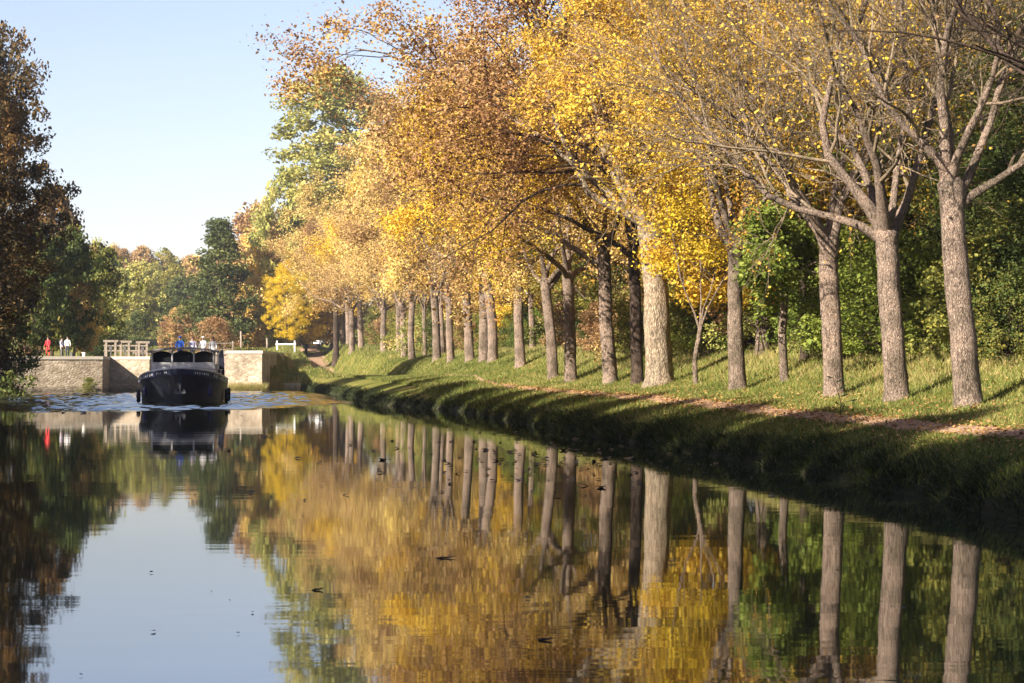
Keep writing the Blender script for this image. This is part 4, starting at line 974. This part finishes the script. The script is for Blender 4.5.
arch = lambda y_, dz=0: [(-2.02, y_, 2.98 + dz), (-1.5, y_, 3.10 + dz), (-.7, y_, 3.19 + dz), (0, y_, 3.22 + dz), (.7, y_, 3.19 + dz), (1.5, y_, 3.10 + dz), (2.02, y_, 2.98 + dz)]
lo = lambda y_: arch(y_) + [(x, y__, z - .09) for x, y__, z in reversed(arch(y_))]
MB().loft([lo(4.85), lo(8.5)]).build('roof', M['roof'], wh)
m_ = MB()
for i in range(5): m_.box((-1.5 + i * .75, 4.985, 1.75), (.05, .04, .9), bev=.01)
m_.build('panel_trim', M['steel'], wh)
m_ = MB()
for i in range(5): m_.tube([(.5 + i * .42, 3.3 + .35 * i, 1.2), (.5 + i * .42, 3.3 + .35 * i, 2.05 - .04 * i)], .02, 6)
m_.tube([(.5, 3.3, 2.05), (2.18, 4.7, 1.9), (2.2, 9.0, 1.9)], .022, 6); m_.build('bow_rail', M['steel'], boat)
m_ = MB()
for i in range(8):
    for sg in (-1, 1): m_.tube([(sg * 1.9, 9 + i * 1.6, 2.24), (sg * 1.9, 9 + i * 1.6, 3.1)], .022, 6)
for sg in (-1, 1): m_.tube([(sg * 1.9, 9, 3.1), (sg * 1.9, 20.2, 3.1)], .024, 6)
m_.build('deck_rail', M['steel'], boat)
m_ = MB(); m_.loft([[(1.72, 13.2, 1.0), (2.3, 13.2, 1.0), (2.3, 13.35, 1.0), (1.72, 13.35, 1.0)], [(1.8, 13.25, 2.4), (2.26, 13.25, 2.4), (2.26, 13.4, 2.4), (1.8, 13.4, 2.4)], [(2.0, 13.3, 3.05), (2.2, 13.3, 3.15), (2.2, 13.45, 3.15), (2.0, 13.45, 3.05)]])
m_.build('canvas_screen', M['canvas'], boat)
for x, y_, z in ((-2.42, 3.2, .42), (2.50, 4.6, .42), (2.56, 10.5, .42)):
    m_ = MB(); m_.tube([(x, y_ + .29 * math.cos(t * math.pi / 8), z + .29 * math.sin(t * math.pi / 8)) for t in range(16)], .11, 8, True); m_.build('tyre_fender', M['rubber'], boat, True)
m_ = MB(); m_.box((.0, .28, .95), (.10, .10, .7), bev=.02); m_.box((.0, .3, .62), (.55, .12, .16), bev=.04); m_.box((-.24, .28, .72), (.08, .1, .24), ry=.4); m_.box((.24, .28, .72), (.08, .1, .24), ry=-.4); m_.build('anchor', M['anchor'], boat)
for x, y_ in ((-2.0, 1.75), (1.62, 1.0)):
    m_ = MB(); m_.tube([(x, y_, 1.15), (x, y_, .95), (x, y_, .88), (x, y_, .5), (x, y_, .42)], [.03, .05, .14, .14, .05], 10); m_.build('fender', M['fender_blue'], boat, True)
def on_boat(x, s_, z):
    c, si = math.cos(.13), math.sin(.13); return (BX + x * c - s_ * si, BY + x * si + s_ * c, z)
person(on_boat(-.35, 10.4, 2.25), .0, 'blue_cloth', 'navy_cloth', 'person in a bright blue jacket on the barge behind the wheelhouse roof', 1.66, 'blue_cloth', 1)
person(on_boat(.38, 10.8, 2.25), .2, 'lilac_cloth', 'grey_cloth', 'person in a pale lilac top on the barge beside the blue jacket', 1.62)
person(on_boat(1.02, 11.0, 2.25), -.3, 'white_cloth', 'grey_cloth', 'person in white with a white sun hat on the barge', 1.66, 'white_cloth', 1)
person(on_boat(1.62, 10.2, 2.25), .1, 'white_cloth', 'navy_cloth', 'dark haired person in a white shirt at the right rail of the barge', 1.6)

# ------------------------------------------------------------------ white car at the head of the path
D = 297; X = at(317, D); car = empty('parked_car', (X, D, gz(X, D)), R(58)); tag(car, 'small white car parked under the trees where the path tops out', 'car')
sec = [(-2.0, .45, .70, .62), (-1.85, .32, .86, .72), (-1.1, .25, .92, .80), (-.2, .24, .95, .82), (1.0, .25, .95, .82), (1.75, .3, .92, .78), (1.98, .45, .8, .68)]
rings = [[(-w, y_, z0), (-w - .03, y_, (z0 + z1) / 2), (-w + .03, y_, z1 - .05), (-w + .12, y_, z1), (w - .12, y_, z1), (w - .03, y_, z1 - .05), (w + .03, y_, (z0 + z1) / 2), (w, y_, z0)] for y_, z0, z1, w in sec]
M['car_paint'] = plain('car_paint', (.80, .80, .79), .25, var=.03)
MB().loft(rings).build('body', M['car_paint'], car)
MB().loft([[(-.74, -1.15, .9), (.74, -1.15, .9), (.76, 1.7, .9), (-.76, 1.7, .9)], [(-.60, -.45, 1.43), (.60, -.45, 1.43), (.62, 1.25, 1.43), (-.62, 1.25, 1.43)]]).build('glasshouse', M['glass'], car)
MB().loft([[(-.63, -.5, 1.42), (.63, -.5, 1.42), (.65, 1.3, 1.42), (-.65, 1.3, 1.42)], [(-.5, -.3, 1.5), (.5, -.3, 1.5), (.5, 1.1, 1.5), (-.5, 1.1, 1.5)]]).build('roof', M['car_paint'], car)
for y_ in (-1.25, 1.3):
    for sg in (-1, 1):
        w_ = MB(); w_.tube([(sg * .84, y_, .3), (sg * .66, y_, .3)], .3, 16); t_ = w_.build('wheel', M['rubber'], car)
        MB().tube([(sg * .85, y_, .3), (sg * .80, y_, .3)], .18, 12).build('rim', M['steel'], t_)
for sg in (-1, 1):
    MB().box((sg * .5, -1.93, .66), (.3, .1, .14), bev=.03).build('headlight', M['steel'], car)
MB().box((0, -2.0, .45), (1.2, .06, .14), bev=.02).build('grille', M['iron'], car)

# ------------------------------------------------------------------ thin autumn haze
HAZE = 0.00025
hb = MB().box((0, 330, 27), (760, 900, 57)).build('haze', bpy.data.materials.new('haze_air'))
hm = hb.data.materials[0]; hm.use_nodes = True; hn = hm.node_tree.nodes; hn.clear()
ho = hn.new('ShaderNodeOutputMaterial'); hv = hn.new('ShaderNodeVolumePrincipled'); hv.inputs['Density'].default_value = HAZE
hv.inputs['Color'].default_value = (.93, .95, 1, 1); hv.inputs['Anisotropy'].default_value = .2
hm.node_tree.links.new(hv.outputs[0], ho.inputs['Volume']); tag(hb, kind='stuff')
